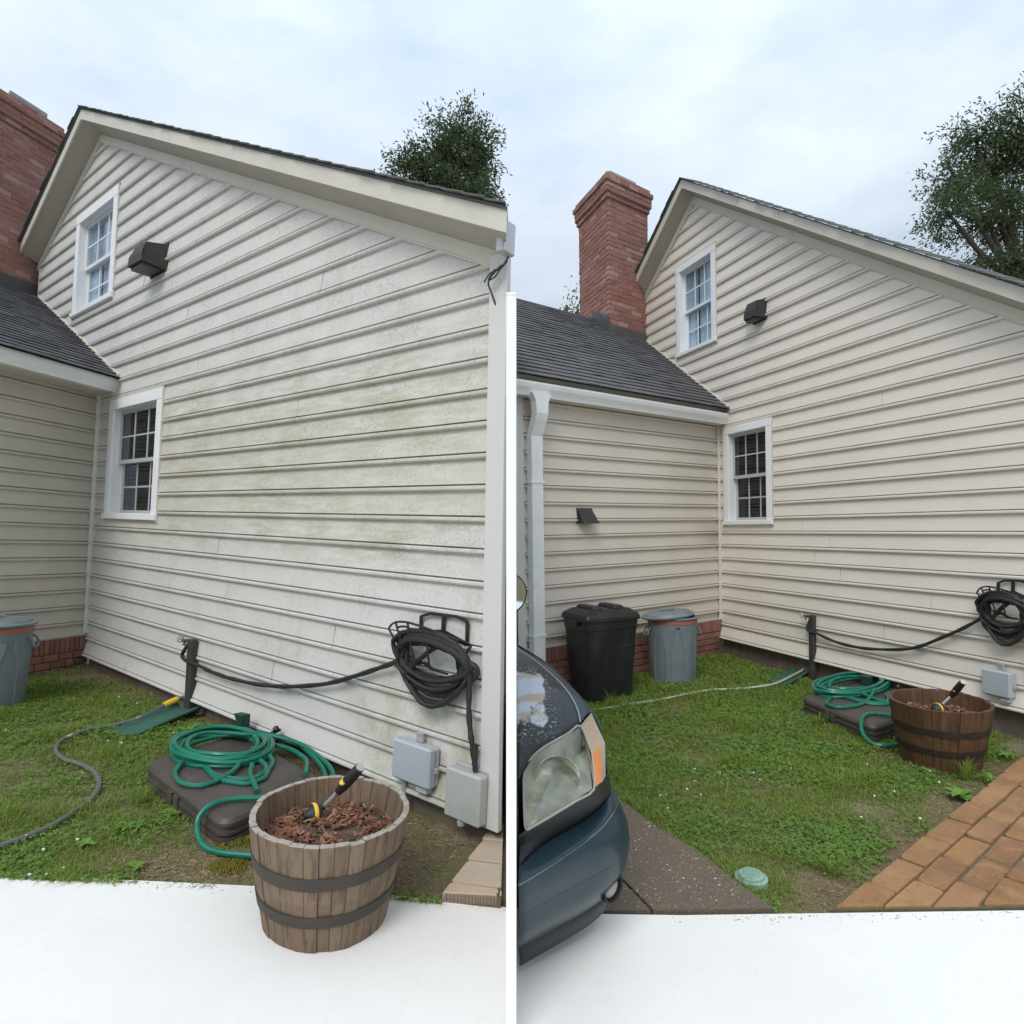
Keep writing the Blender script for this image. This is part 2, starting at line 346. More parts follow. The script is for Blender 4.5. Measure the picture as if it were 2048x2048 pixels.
def piece(name, m, parent, c, ax, size, bev=.04):
    """shared bevelled block; ax = (x axis, y axis, z axis) in the parent's frame"""
    o = bpy.data.objects.new(name, unit_box(m, bev)); COL.objects.link(o); o.parent = parent
    M = Matrix.Identity(4)
    for i in range(3):
        a = Vector(ax[i]) * size[i]
        for j in range(3): M[j][i] = a[j]
    M.translation = Vector(c); o.matrix_local = M; return o
def clip(poly, a, b, c):                # keep a*x+b*y>=c
    o = []
    for i in range(len(poly)):
        p, q = poly[i], poly[(i + 1) % len(poly)]; dp = a * p[0] + b * p[1] - c; dq = a * q[0] + b * q[1] - c
        if dp >= 0: o.append(p)
        if dp * dq < 0: t = dp / (dp - dq); o.append((p[0] + t * (q[0] - p[0]), p[1] + t * (q[1] - p[1])))
    return o

# ------------------------------------------------------------------ ground and paving
xs = sorted(set([-120, -60, -30, -18, -12] + [round(-10 + .25 * i, 3) for i in range(40)] + [-.004, .004] + [round(.25 * i, 3) for i in range(1, 41)] + [12, 18, 30, 60, 120]))
ys = sorted(set([-60, -20, -6, -2, 0, 1.5, 2.5, 2.88, 2.93] + [round(3 + .25 * i, 3) for i in range(33)] + [12, 14, 18, 25, 40, 80, 160, 300]))
def gz(X, Y):
    s = 'A' if X < 0 else 'B'
    z = plane_z(s, max(-14, min(14, X)), max(0, min(14, Y)))
    if Y < 2.9: z -= .25
    elif abs(X) < 9 and Y < 10: z += .022 * mnoise.noise((X * 1.3, Y * 1.3, .3)) - .008
    return z
mb = MB(); mb.grid([[(x, y, gz(x, y)) for x in xs] for y in ys])
tag(mb.obj('ground', 'earth', None, True), kind='structure')
drv = bpy.data.objects.new('driveway', None); COL.objects.link(drv); tag(drv, kind='structure')
def cz(X, Y):
    t = max(0, min(1, (X + .8) / 1.6)); t = t * t * (3 - 2 * t); return (1 - t) * plane_z('A', max(-9, X), Y) + t * plane_z('B', min(9, X), Y) + .012
for x0, x1 in ((-9., -.004), (.004, 9.)):
    if x0 > -11:
        m_ = MB(); nx_ = 24
        X_ = [x0 + (x1 - x0) * k / nx_ for k in range(nx_ + 1)]
        for (ya, yb) in ((-3.0, -.2), (-.192, 2.895)):
            m_.grid([[(x, y, cz(x, y)) for x in X_] for y in (ya, (ya + yb) / 2, yb)])
            m_.grid([[(x, yb, cz(x, yb) - d) for x in X_] for d in (0, .1)])
            m_.grid([[(x, y, cz(x, y) - d) for y in (ya, yb)] for d in (0, .1) for x in (x0,)])
            m_.grid([[(x, y, cz(x, y) - d) for y in (ya, yb)] for d in (0, .1) for x in (x1,)])
        m_.obj('slab', 'pale_concrete', drv)

def paving(name, s, origin, e, cvec, rows, cols, mname, bounds, thick=.05, z=.03, r0=0):
    root = bpy.data.objects.new(name, None); COL.objects.link(root); place(root, s); tag(root, kind='structure')
    ox, oy = origin; bed = None
    for r_ in range(r0, rows):
        for k in range(cols[0], cols[1]):
            sh = .5 * (r_ % 2) + .12 * math.sin(r_ * 3.1); g = .009 + random.uniform(0, .006); j = lambda: random.uniform(-.006, .006)
            def q(a, b): return (ox + e[0] * a + cvec[0] * b, oy + e[1] * a + cvec[1] * b)
            le = math.hypot(*e); lc = math.hypot(*cvec); ge, gc = g / le * .6, g / lc * .45
            p = [q(k + sh + ge, r_ + gc), q(k + 1 + sh - ge, r_ + gc), q(k + 1 + sh - ge, r_ + 1 - gc), q(k + sh + ge, r_ + 1 - gc)]
            p = [(a + j(), b + j()) for a, b in p]
            # clip corners for the tumbled look
            pp = []
            for i in range(4):
                a, b, c_ = p[i - 1], p[i], p[(i + 1) % 4]
                for o_ in (a, c_): 
                    d = math.hypot(o_[0] - b[0], o_[1] - b[1]); t_ = .012 / d; pp.append((b[0] + (o_[0] - b[0]) * t_, b[1] + (o_[1] - b[1]) * t_))
            for bd in bounds: pp = clip(pp, *bd)
            if len(pp) < 3: continue
            cx = sum(a for a, _ in pp) / len(pp); cy = sum(b for _, b in pp) / len(pp); h = z + random.uniform(-.008, .006)
            m_ = MB(); ins = [(cx + (a - cx) * .965, cy + (b - cy) * .965) for a, b in pp]
            n_ = len(pp)
            m_.add([(a, b, h - thick) for a, b in pp] + [(a, b, h - .006) for a, b in pp] + [(a, b, h) for a, b in ins],
                   [(i, (i + 1) % n_, n_ + (i + 1) % n_, n_ + i) for i in range(n_)] + [(n_ + i, n_ + (i + 1) % n_, 2 * n_ + (i + 1) % n_, 2 * n_ + i) for i in range(n_)] + [tuple(range(2 * n_, 3 * n_))])
            m_.obj('paver', mname, root)
    return root
pv = paving('brick_path', 'B', (1.414, 2.894), (.272, .219), (.083, -.105), 17, (-2, 12), 'paver_orange', [(0, 1, 2.91), (-1, 0, -5.2)])
bed = [(1.40, 2.90), (5.2, 2.90), (5.2, 5.90), (3.62, 4.66)]
MB().prism([(x, y, -.1) for x, y in bed], [(x, y, .018) for x, y in bed]).obj('sand_bed', 'joint_sand', pv)
pvA = paving('paver_edging', 'A', (-.206, 2.996), (.062, .213), (.235, -.035), 2, (-2, 3), 'paver_buff', [(0, 1, 2.91), (-1, 0, -.03)], z=.04)
bedA = [(-.225, 2.91), (.03, 2.91), (.03, 3.60), (-.02, 3.60)]
MB().prism([(x, y, -.1) for x, y in bedA], [(x, y, .026) for x, y in bedA]).obj('sand_bed', 'joint_sand', pvA)
wk = bpy.data.objects.new('concrete_walk', None); COL.objects.link(wk); place(wk, 'B'); tag(wk, kind='structure')
w1 = [(.018, 2.91), (.597, 2.91), (.535, 3.085), (.30, 3.75), (.018, 4.4)]
w2 = [(.612, 2.91), (1.150, 2.91), (1.071, 3.109), (.959, 3.448), (.795, 3.721), (.704, 3.994), (.50, 4.5), (.30, 5.0), (.02, 5.4), (.02, 4.43), (.312, 3.76), (.548, 3.09)]
for w_ in (w1, w2): MB().prism([(x, y, -.1) for x, y in w_], [(x, y, .024) for x, y in w_]).obj('slab', 'aggregate', wk)
pb = MB()
for i in range(1100):
    x, y = random.uniform(.3, 1.14), random.uniform(2.93, 4.2)
    if x > .704 + (3.994 - y) * .40 or y > 4.4 - (x - .1) * .6: continue
    r_ = random.choice((.0025, .003, .0035, .0045, .006)) * random.uniform(.7, 1.2); a = random.uniform(0, 3)
    ring = [(x + r_ * random.uniform(.7, 1.3) * math.cos(a + k * 1.2566), y + r_ * random.uniform(.6, 1) * math.sin(a + k * 1.2566), .024) for k in range(5)]
    pb.add(ring + [(x, y, .024 + r_ * .45)], [(k, (k + 1) % 5, 5) for k in range(5)])
o = pb.obj('pebbles', 'pebble', wk); tag(o, kind='stuff')

# ------------------------------------------------------------------ white fence between the yards
fz = plane_z('B', 0, 2.1)
fen = thing('privacy_fence', 'tall thin white vinyl fence seen edge on between the two yards', 'fence', 'W', (-.0022, 2.1, fz))
MB().box(-.0165, .0165, 0, .03, -.1, 2.5).box(-.0165, .0165, 0, .034, 2.5, 2.51).obj('end_post', 'white_vinyl', fen, bevel=.002)
for k in range(12): MB().box(-.011, .011, .031, 4.35, .02 + k * .205, .02 + k * .205 + .201).obj('board', 'white_vinyl', fen)

# ------------------------------------------------------------------ houses
class House:
    def __init__(s, site_, P, g, w, label, mats, q):
        s.g, s.w = g, w; s.q = q; s.m = mats
        s.root = thing('house', label, 'house', site_, (P[0], P[1], 0), math.atan2(g[1], g[0]), 'gabled houses')
        yin = (-g[1], g[0])
        s.wl = Vector((w[0] * g[0] + w[1] * g[1], w[0] * yin[0] + w[1] * yin[1], 0))
        s.nl = Vector((-s.wl.y, s.wl.x, 0))
        if s.nl.y > 0 and s.nl.x < 0: s.nl = -s.nl
    def G(s, u, o, z): return Vector((u, -o, z))
    def V(s, v, o, z): return s.wl * v + s.nl * o + Vector((0, 0, z))
    def part(s, mb, name, m, parent=None, **k): return mb.obj(name, m, parent or s.root, **k)

PROF = [(1., .0015), (.037, .019, 1), (.0362, -.007, 1), (.0285, -.007, 1), (.026, .023, 1), (.021, .028, 1), (.008, .028, 1), (.0, .022, 1), (.0, .0005, 1)]
def board(H, F, m, parent, z0, z1, e, ua, ub, zl=None, zh=None, kick=0., name='siding_board'):
    """ua(z), ub(z): ends; zl..zh visible range inside the course"""
    zl = z0 if zl is None else zl; zh = z1 if zh is None else zh
    pts = [((z0 + e if p[0] == 1. and len(p) == 2 else z0 + p[0]), p[1]) for p in PROF]
    jit = random.uniform(-.0015, .0015)
    res = []
    for z, o in pts:
        z = min(max(z, zl), zh); f = (z - z0) / e
        res.append((z, o + jit + kick * (1 - f)))
    vs = []
    for z, o in res: vs += [F(ua(z), o, z), F(ub(z), o, z)]
    n = len(res); fs = [(2 * i, 2 * i + 1, 2 * i + 3, 2 * i + 2) for i in range(n - 1)] + [tuple(2 * i for i in range(n)), tuple(2 * i + 1 for i in range(n - 1, -1, -1))]
    return MB().add(vs, fs).obj(name, m, parent)

def window(H, u0, u1, z0, z1, kind, cas, dep=.09):
    F = H.G; root = None
    k = cas
    root = MB().box(u0, u1, -.034, .0, z1 - k, z1, lambda x, y, z: (x, y, z)).obj('window', 'white_paint', H.root, bevel=.004)   # head casing
    MB().box(u0, u0 + k, -.031, .0, z0 + k * .55, z1 - k + .001).obj('side_casing', 'white_paint', root, bevel=.003)
    MB().box(u1 - k, u1, -.031, .0, z0 + k * .55, z1 - k + .001).obj('side_casing', 'white_paint', root, bevel=.003)
    MB().box(u0 - .015, u1 + .015, -.05, .0, z0, z0 + k * .55).obj('sill', 'white_paint', root, bevel=.004)
    for a, b, c_, d in ((u0 - .02, u0 - .002, z0 - .02, z1 + .02), (u1 + .002, u1 + .02, z0 - .02, z1 + .02)): MB().box(a, b, -.026, 0, c_, d).obj('channel', H.m['trim'], root)
    MB().box(u0 - .02, u1 + .02, -.0255, 0, z1 + .003, z1 + .022).obj('channel', H.m['trim'], root)
    a0, a1, b0, b1 = u0 + k, u1 - k, z0 + k * .55, z1 - k
    rv = MB()                                                     # jamb lining
    rv.box(a0 - .012, a0 + .004, 0, dep + .06, b0, b1).box(a1 - .004, a1 + .012, 0, dep + .06, b0, b1).box(a0, a1, 0, dep + .06, b1 - .004, b1 + .012).box(a0, a1, 0, dep + .06, b0 - .012, b0 + .006)
    rv.obj('jamb', 'white_paint' if kind == 'upper' else 'sash_white', root)
    zm = (b0 + b1) / 2 - .02; sw = .035 * H.q.get('sw', 1)
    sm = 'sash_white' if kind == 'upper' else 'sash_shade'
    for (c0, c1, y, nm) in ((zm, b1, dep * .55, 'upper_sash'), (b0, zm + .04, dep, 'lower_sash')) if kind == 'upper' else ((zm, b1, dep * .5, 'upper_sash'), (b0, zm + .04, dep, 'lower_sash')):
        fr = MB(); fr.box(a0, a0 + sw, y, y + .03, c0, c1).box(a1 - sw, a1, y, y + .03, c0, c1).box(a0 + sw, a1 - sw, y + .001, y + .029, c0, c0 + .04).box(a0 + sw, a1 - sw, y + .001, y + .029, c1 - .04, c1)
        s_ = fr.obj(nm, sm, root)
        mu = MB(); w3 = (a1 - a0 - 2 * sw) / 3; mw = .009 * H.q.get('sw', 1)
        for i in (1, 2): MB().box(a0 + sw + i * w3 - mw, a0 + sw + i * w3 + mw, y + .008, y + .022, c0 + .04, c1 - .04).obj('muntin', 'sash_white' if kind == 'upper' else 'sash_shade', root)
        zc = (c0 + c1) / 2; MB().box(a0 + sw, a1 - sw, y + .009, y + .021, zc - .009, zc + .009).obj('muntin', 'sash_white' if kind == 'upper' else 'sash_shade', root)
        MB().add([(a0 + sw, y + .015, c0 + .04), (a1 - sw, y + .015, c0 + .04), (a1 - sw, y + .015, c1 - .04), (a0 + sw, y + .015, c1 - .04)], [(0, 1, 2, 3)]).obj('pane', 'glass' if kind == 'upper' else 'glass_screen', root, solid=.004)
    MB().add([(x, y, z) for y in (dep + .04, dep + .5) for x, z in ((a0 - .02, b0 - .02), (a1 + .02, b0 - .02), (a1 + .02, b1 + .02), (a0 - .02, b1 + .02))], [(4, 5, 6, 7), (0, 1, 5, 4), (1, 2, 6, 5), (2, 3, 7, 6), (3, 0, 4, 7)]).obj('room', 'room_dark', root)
    if kind == 'upper':
        cu = MB(); n_ = 40
        for (p, q_) in ((a0 - .015, a0 + (a1 - a0) * .30), (a0 + (a1 - a0) * .36, a1 + .015)):
            cu.grid([[(p + (q_ - p) * i / n_, dep + .045 + .010 * math.sin(i * 1.3), z) for i in range(n_ + 1)] for z in (b0 - .015, b1 + .015)])
        cu.obj('sky_tone_sheet', 'sky_tone_sheet', root)  # added folded sheet giving the panes their reflected-sky tone
    else:
        z = b0 + .01
        while z < b1:
            MB().add([(a0, dep + .06, z + .022), (a1, dep + .06, z + .022), (a1, dep + .075, z), (a0, dep + .075, z)], [(0, 1, 2, 3)]).obj('blind_slat', 'blind', root); z += .042
    return root

def build_house(site_, P, g, w, label, q, mats):
    H = House(site_, P, g, w, label, mats, q)
    e = q['e']; zb = q['zb']; ue, ze = q['ue']; ul, zl = q['ul']; zlk = q['zlk']; ua, za = q['apex']; ur = q['ur']; slope = q['slope']; sl_l = (za - zlk) / (ua - ul)
    zr = za - slope * (ur - ua)
    def UL(z):
        if z < ze: return 0.
        if z < zl: return ue + (z - ze) * (ul - ue) / (zl - ze)
        if z < zlk: return ul
        return min(ua, ul + (z - zlk) / sl_l)
    tp = q.get('taper', 0)
    def UR(z): return ur + tp * (zr - z) if z < zr else max(ua, ua + (za - z) / slope)
    # core wall behind the siding (two halves so no face is shared with the boards)
    core = MB(); zs_ = [zb + .03, ze - .01, ze + .01, zl, zlk, (zlk + za) / 2, zr, za - .02]; zs_ = sorted(zs_)
    wins = [q['uw'], q['lw']]
    rows = []
    def solid_rect(a, b, c_, d): core.add([(a, .012, c_), (b, .012, c_), (b, .012, d), (a, .012, d)], [(0, 1, 2, 3)])
    zz = sorted(set([zb + .03] + [zb + k * e for k in range(1, 60) if zb + k * e < za] + [wv for W_ in wins for wv in (W_[2] + .05, W_[3] - .05)] + [za - .03]))
    for a, b in zip(zz[:-1], zz[1:]):
        mid = (a + b) / 2; l0, r0, l1, r1 = UL(a), UR(a), UL(b), UR(b); cut = [W_ for W_ in wins if W_[2] + .04 < mid < W_[3] - .04]
        def strip(x0, x1, x2, x3): core.add([(x0, .012, a), (x1, .012, a), (x3, .012, b), (x2, .012, b)], [(0, 1, 2, 3)])
        if cut: c0 = cut[0]; strip(l0, c0[0] + .05, l1, c0[0] + .05); strip(c0[1] - .05, r0, c0[1] - .05, r1)
        else: strip(l0, r0, l1, r1)
    wall = core.obj('gable_wall', mats['wallcore'], H.root)
    # courses
    k = 0
    while True:
        z0 = zb + k * e; z1 = z0 + e
        if z0 > za - .02: break
        z1c = min(z1, za - .005)
        inter = []
        for W_ in wins:
            lo, hi = max(z0, W_[2] + .01), min(z1, W_[3] - .01)
            if hi - lo > .01: inter.append((W_, lo, hi))
        fl, fr = UL, UR
        segs = []
        if inter:
            W_, lo, hi = inter[0]; wl_, wr_ = W_[0] + .02, W_[1] - .02
            segs.append((fl, lambda z, a=wl_: a, z0, z1c)); segs.append((lambda z, a=wr_: a, fr, z0, z1c))
            if lo > z0 + .01: segs.append((lambda z, a=wl_: a, lambda z, a=wr_: a, z0, lo))
            if hi < z1c - .01: segs.append((lambda z, a=wl_: a, lambda z, a=wr_: a, hi, z1c))
        else: segs.append((fl, fr, z0, z1c))
        cuts = [s_[0] for s_ in q['seams'] if z0 <= s_[1] < z1]
        if not cuts and k % 2: cuts = [ul + (ur - ul) * random.uniform(.72, .9)] if random.random() < .25 else []
        for (fa, fb, a, b) in segs:
            zm = (a + b) / 2; cc = sorted(c_ for c_ in cuts if fa(zm) + .15 < c_ < fb(zm) - .15)
            ends = [fa] + [(lambda z, v=c_: v) for c_ in cc] + [fb]
            for i in range(len(ends) - 1):
                A_, B_ = ends[i], ends[i + 1]
                if i > 0: A_ = (lambda z, f=A_: f(z) + .0035)
                board(H, H.G, mats['siding'], wall, z0, z1, e, A_, B_, a, b, kick=.035 if k == 0 else 0)
        k += 1
    # wing wall
    vmax = q['vmax']; wing = MB(); wt = q['wingtop']
    wing.add([H.V(0, -.012, 0), H.V(vmax, -.012, 0), H.V(vmax, -.012, wt), H.V(0, -.012, wt)], [(0, 1, 2, 3)])
    wing_o = wing.obj('wing_wall', mats['wallcore'], H.root)
    z0 = zb + math.ceil((q['brick'] - zb) / e - .35) * e
    first = True
    while z0 < wt - .02:
        lo = max(z0, q['brick'] + .004)
        board(H, H.V, mats['siding_wing'], wing_o, z0, z0 + e, e, lambda z: .02, lambda z: vmax - .01, lo, min(z0 + e, wt)); z0 += e
    # starter strip over the bricks
    MB().box(.0, vmax, 0, .02, q['brick'] - .012, q['brick'] + .012, lambda x, y, z: H.V(x, y, z)).obj('starter_strip', mats['trim'], wing_o)
    # inner corner post
    ip = MB(); ip.prism([H.G(0, 0, zb + .25), H.G(.055, 0, zb + .25), H.G(.055, .03, zb + .25), H.G(.03, .03, zb + .25) + H.V(.03, 0, 0), H.V(.055, .03, zb + .25), H.V(.055, 0, zb + .25)],
                     [H.G(0, 0, wt), H.G(.055, 0, wt), H.G(.055, .03, wt), H.G(.03, .03, wt) + H.V(.03, 0, 0), H.V(.055, .03, wt), H.V(.055, 0, wt)]); ip.obj('inner_corner', mats['trim'], H.root)
    # foundation below the wing: brick courses
    fnd = MB(); bt = q['brick'] - .013
    fnd.box(0, vmax, -.03, -.008, -.25, bt, lambda x, y, z: H.V(x, y, z)); fo = fnd.obj('foundation', 'mortar', H.root)
    ax = (H.wl, H.nl, Vector((0, 0, 1))); bl, bh, sh_ = q['bl'], .066, .055
    so = bt - .0; n_ = int(vmax / sh_)
    for i in range(n_): piece('brick', 'brick', fo, H.V(i * sh_ + sh_ / 2, .004 + random.uniform(-.003, .003), so - .075), ax, (sh_ - .011, .05, .145))
    zc = so - .15 - .012; r_ = 0
    while zc > -.22:
        x = -bl * .5 * (r_ % 2)
        while x < vmax:
            hl = random.random() < .28; L_ = bl * (.5 if hl else 1); a, b = max(x, 0), min(x + L_ - .012, vmax)
            if b - a > .02: piece('brick', 'brick', fo, H.V((a + b) / 2, random.uniform(-.003, .004), zc - bh / 2), ax, (b - a, .05, bh))
            x += L_
        zc -= bh + .012; r_ += 1
    MB().box(0.0, ur + (.2 if tp else 0), .03, .05, -.3, zb + .05).obj('gable_foundation', 'foundation_dark', H.root)
    # wing roof
    D1 = Vector((ul - ue, 0, zl - ze)); E0 = Vector((ue, 0, ze)); N = D1.normalized().cross(H.wl); N = N if N.z > 0 else -N
    Ls = D1.length; smax = q['smax']; d1 = D1.normalized(); v_end = q['roof_v']
    deck = MB(); 
    def RP(s_, v, h=0): return E0 + d1 * s_ + H.wl * v + N * h
    T_ = Ls * smax
    deck.add([RP(q['s0'], 0.0, -.012), RP(q['s0'], v_end, -.012), RP(T_, v_end, -.012), RP(T_, -.0, -.012)], [(0, 1, 2, 3)])
    deck.add([RP(T_, 0, -.012), RP(T_, v_end, -.012), RP(T_, v_end, -.012) + Vector((-2.5, 0, -1.5)), RP(T_, 0, -.012) + Vector((-2.5, 0, -1.5))], [(0, 1, 2, 3)])
    deck.add([RP(Ls, 0, -.013), RP(T_ , 0, -.013), RP(T_, -2., -.013), RP(Ls, -2., -.013)], [(0, 1, 2, 3)])
    dk = deck.obj('wing_roof', 'shingle', H.root)
    ex = q['ex']; tw = q['tab']; s_ = q['s0']; row = 0
    while s_ < T_:
        v = -tw * random.random(); 
        while v < v_end:
            ww = tw * random.choice((.55, .8, 1., 1.25)); a, b = max(v, 0.004), min(v + ww - .002, v_end)
            if b - a > .03:
                th = random.choice((.008, .010, .010, .012, .015)); yy = d1.cross(H.wl)
                j0 = random.uniform(-.004, .004); lo_, hi_ = s_ - ex * .08 + j0, s_ + ex * 1.15
                MB().prism([RP(lo_, a, .006), RP(lo_, b, .006), RP(hi_, b, -.006), RP(hi_, a, -.006)], [RP(lo_, a, .006 + th), RP(lo_, b, .006 + th), RP(hi_, b, 0.), RP(hi_, a, 0.)]).obj('shingle', 'shingle', dk)
            v += ww
        s_ += ex; row += 1
    # step flashing / trim where the roof meets the gable siding
    MB().prism([RP(-.03, .0, .0), RP(-.03, .03, .0), RP(-.03, .03, .03), RP(-.03, 0, .05)], [RP(Ls, .0, .0), RP(Ls, .03, .0), RP(Ls, .03, .03), RP(Ls, 0, .05)]).obj('roof_trim', mats['trim'], H.root)
    # gutter (K profile), fascia and soffit along the wing eave
    gx = q['gut_out']; gzt = q['gut_z']
    prof = [(gx - .10, gzt - .02), (gx - .10, gzt - .12), (gx - .045, gzt - .135), (gx - .03, gzt - .10), (gx + .0, gzt - .055), (gx + .012, gzt - .02), (gx + .012, gzt), (gx + .002, gzt), (gx + .002, gzt - .012), (gx - .012, gzt - .05), (gx - .05, gzt - .11), (gx - .09, gzt - .105), (gx - .09, gzt - .02)]
    gv0, gv1 = q['gut_v']
    MB().prism([H.V(gv0, o_, z) for o_, z in prof], [H.V(gv1, o_, z) for o_, z in prof]).obj('gutter', 'gutter_white', H.root)
    for k_ in range(3): MB().box(gv0 + .4 + k_ * 1.1, gv0 + .415 + k_ * 1.1, gx - .1, gx + .013, gzt - .006, gzt + .002, lambda x, y, z: H.V(x, y, z)).obj('gutter_strap', 'gutter_white', H.root)
    MB().box(.0, q['roof_v'] - .02, gx - .125, gx - .102, gzt - .14, ze + .03, lambda x, y, z: H.V(x, y, z)).obj('eave_fascia', mats['trim'], H.root)
    MB().box(.0, vmax, .0, gx - .126, gzt - .135, gzt - .115, lambda x, y, z: H.V(x, y, z)).obj('eave_soffit', mats['trim'], H.root)
    # rakes: frieze, soffit, fascia on both slopes
    fw, s1, fh, oh = q['fw'], q['s1'], q['fh'], q['oh']
    def rake(u, s_): return za - slope * (u - ua) if s_ > 0 else za - sl_l * (ua - u)
    def rk(us, s_, sect, name, m):     # section points (out, dz); us = (u0, u1) or functions of out
        vb = [H.G(us[0] if not callable(us[0]) else us[0](o_), o_, rake(us[0] if not callable(us[0]) else us[0](o_), s_) + dz) for o_, dz in sect]
        vt = [H.G(us[1] if not callable(us[1]) else us[1](o_), o_, rake(us[1] if not callable(us[1]) else us[1](o_), s_) + dz) for o_, dz in sect]
        return MB().prism(vb, vt).obj(name, m, H.root)
    ue_r = q['rake_r']; le = q['rake_l']; tz = fw + s1 + fh
    for s_, stops in ((1, [ua] + q['rake_seams'] + [ue_r]), (-1, [ua, le])):
        for i in range(len(stops) - 1):
            a, b = stops[i], stops[i + 1]
            if i > 0: a = (a + .004) if not callable(a) else a
            rk((a, b), s_, [(0, -.012), (.028, -.012), (.028, 0), (.036, .002), (.036, .016), (.03, fw), (0, fw)], 'frieze', mats['trim'])
            rk((a, b), s_, [(0.0, fw + .001), (.03, fw + .001), (oh, fw + s1), (oh, fw + s1 + .012), (0, fw + s1 + .012)], 'rake_soffit', 'soffit_beige_shaded')
            rk((a, b), s_, [(oh + .001, fw + s1 - .012), (oh + .02, fw + s1 - .012), (oh + .022, fw + s1 + fh), (oh + .001, fw + s1 + fh)], 'rake_fascia', mats['trim'])
    # main roof slabs
    ro = MB(); o2 = oh + .035; bk = q['back']
    obl = H.wl.x / -H.wl.y                      # the ridge runs parallel to the wing, not square to the gable
    def top(u, s_, h, y=0): return rake(u + obl * y, s_) + tz + h
    rr = ue_r if not callable(ue_r) else ue_r(o2)
    Rb = q['roof_back']       # [(u,y)] plan corners behind the right slope, from the eave to the ridge
    plan = [(ua, -o2), (rr, -o2)] + Rb
    ro.prism([(u, y, top(u, 1, .002, max(y, 0))) for u, y in plan], [(u, y, top(u, 1, .016, max(y, 0))) for u, y in plan])
    le_ = le if not callable(le) else le(o2)
    plan = [(ua, -o2), (ua - obl * bk, bk), (le_ - obl * bk, bk), (le_, -o2)]
    ro.prism([(u, y, top(u, -1, .002, max(y, 0))) for u, y in plan], [(u, y, top(u, -1, .016, max(y, 0))) for u, y in plan])
    ro_o = ro.obj('main_roof', 'shingle_main', H.root)
    for s_, a, b in ((1, ua, rr), (-1, ua, le_)):
        n_ = int(abs(b - a) / .15); 
        for i in range(n_):
            u0 = a + (b - a) * i / n_; u1 = a + (b - a) * (i + 1.12) / n_
            if i == n_ - 1: u1 = b
            j = random.uniform(0, .022); h = random.uniform(.017, .020)
            sect = [(o2 + .012 + j, 0), (-.2 + oh, 0)]
            lim = (lambda u, o_: min(u, ue_r(o_))) if (callable(ue_r) and s_ > 0) else (lambda u, o_: u)
            vb = [H.G(lim(u, o_), o_, top(lim(u, o_), s_, hh)) for u, o_, hh in ((u0, sect[0][0], h), (u0, sect[1][0], h), (u1, sect[1][0], h + .008), (u1, sect[0][0], h + .008))]
            vt = [p + Vector((0, 0, .009)) for p in vb]
            MB().prism(vb, vt).obj('shingle', 'shingle_main', ro_o)
    # left side wall of the tall block
    MB().add([(ul + .002, .0, zl - .6), (ul + .002 - obl * bk, bk, zl - .6), (ul + .002 - obl * bk, bk, zlk + .1), (ul + .002, 0, zlk + .1)], [(0, 1, 2, 3)]).obj('left_wall', mats['siding'], H.root)
    MB().box(ul - .018, ul + .004, -.022, 0.05, zl - .05, zlk + .02).obj('left_corner', mats['trim'], H.root)
    # windows
    window(H, *q['uw'], 'upper', q['cas']); window(H, *q['lw'], 'lower', q['cas'])
    # chimney
    cu, cv, c1, c2, cb, ctop = q['chim']          # near corner (oblique u,v), length along -g, length along -w, base z, top of shaft
    c0 = Vector((cu, 0, 0)) + H.wl * cv; gx_ = Vector((-1, 0, 0)); wx = -H.wl
    def CP(a, b, z): return c0 + gx_ * a + wx * b + Vector((0, 0, z))
    def ring(d, z): return [CP(-d, -d, z), CP(c1 + d, -d, z), CP(c1 + d, c2 + d, z), CP(-d, c2 + d, z)]
    cm = MB(); cm.prism(ring(-.004, cb), ring(-.004, ctop)); cob = []
    lv = [(.0, ctop), (.03, ctop + .075), (.06, ctop + .15), (.085, ctop + .30), (.04, ctop + .375)]
    for d, z in lv: cm.prism(ring(d - .005, z - .001), ring(d - .006, z + .074 + (.075 if d == .06 else 0)))
    ch = cm.obj('chimney', 'mortar', H.root)
    na = (H.wl - gx_ * H.wl.dot(gx_)).normalized(); nb = (-gx_ - wx * (-gx_).dot(wx)).normalized(); Zv = Vector((0, 0, 1))
    def brickrow(d, z, r_):
        for (org, dr, nr, ln) in ((CP(-d, -d, z), gx_, na, c1 + 2 * d), (CP(-d, -d, z), wx, nb, c2 + 2 * d)):
            x = -.105 * (r_ % 2)
            while x < ln:
                a, b = max(x, 0), min(x + .2, ln)
                if b - a > .025: piece('brick', 'brick_chimney', ch, org + dr * ((a + b) / 2) - nr * (.018 + random.uniform(-.002, .004)) + Vector((0, 0, .034)), (dr, nr, Zv), (b - a, .045, .062))
                x += .21
    z = cb; r_ = 0
    while z < ctop - .01: brickrow(0, z, r_); z += .075; r_ += 1
    for d, z in ((.0, ctop), (.03, ctop + .075), (.06, ctop + .15), (.06, ctop + .225), (.085, ctop + .30), (.04, ctop + .375)): brickrow(d, z, r_); r_ += 1
    MB().prism(ring(-.22, ctop + .44), ring(-.24, ctop + .56)).obj('flue', 'cap_stone', ch)
    MB().prism(ring(-.15, ctop + .56), ring(-.15, ctop + .62)).obj('cap_slab', 'cap_stone', ch, bevel=.006)
    fl_ = MB(); zc0 = q.get('zc0', 4.70); sg = (zl - ze) / (ue - ul)
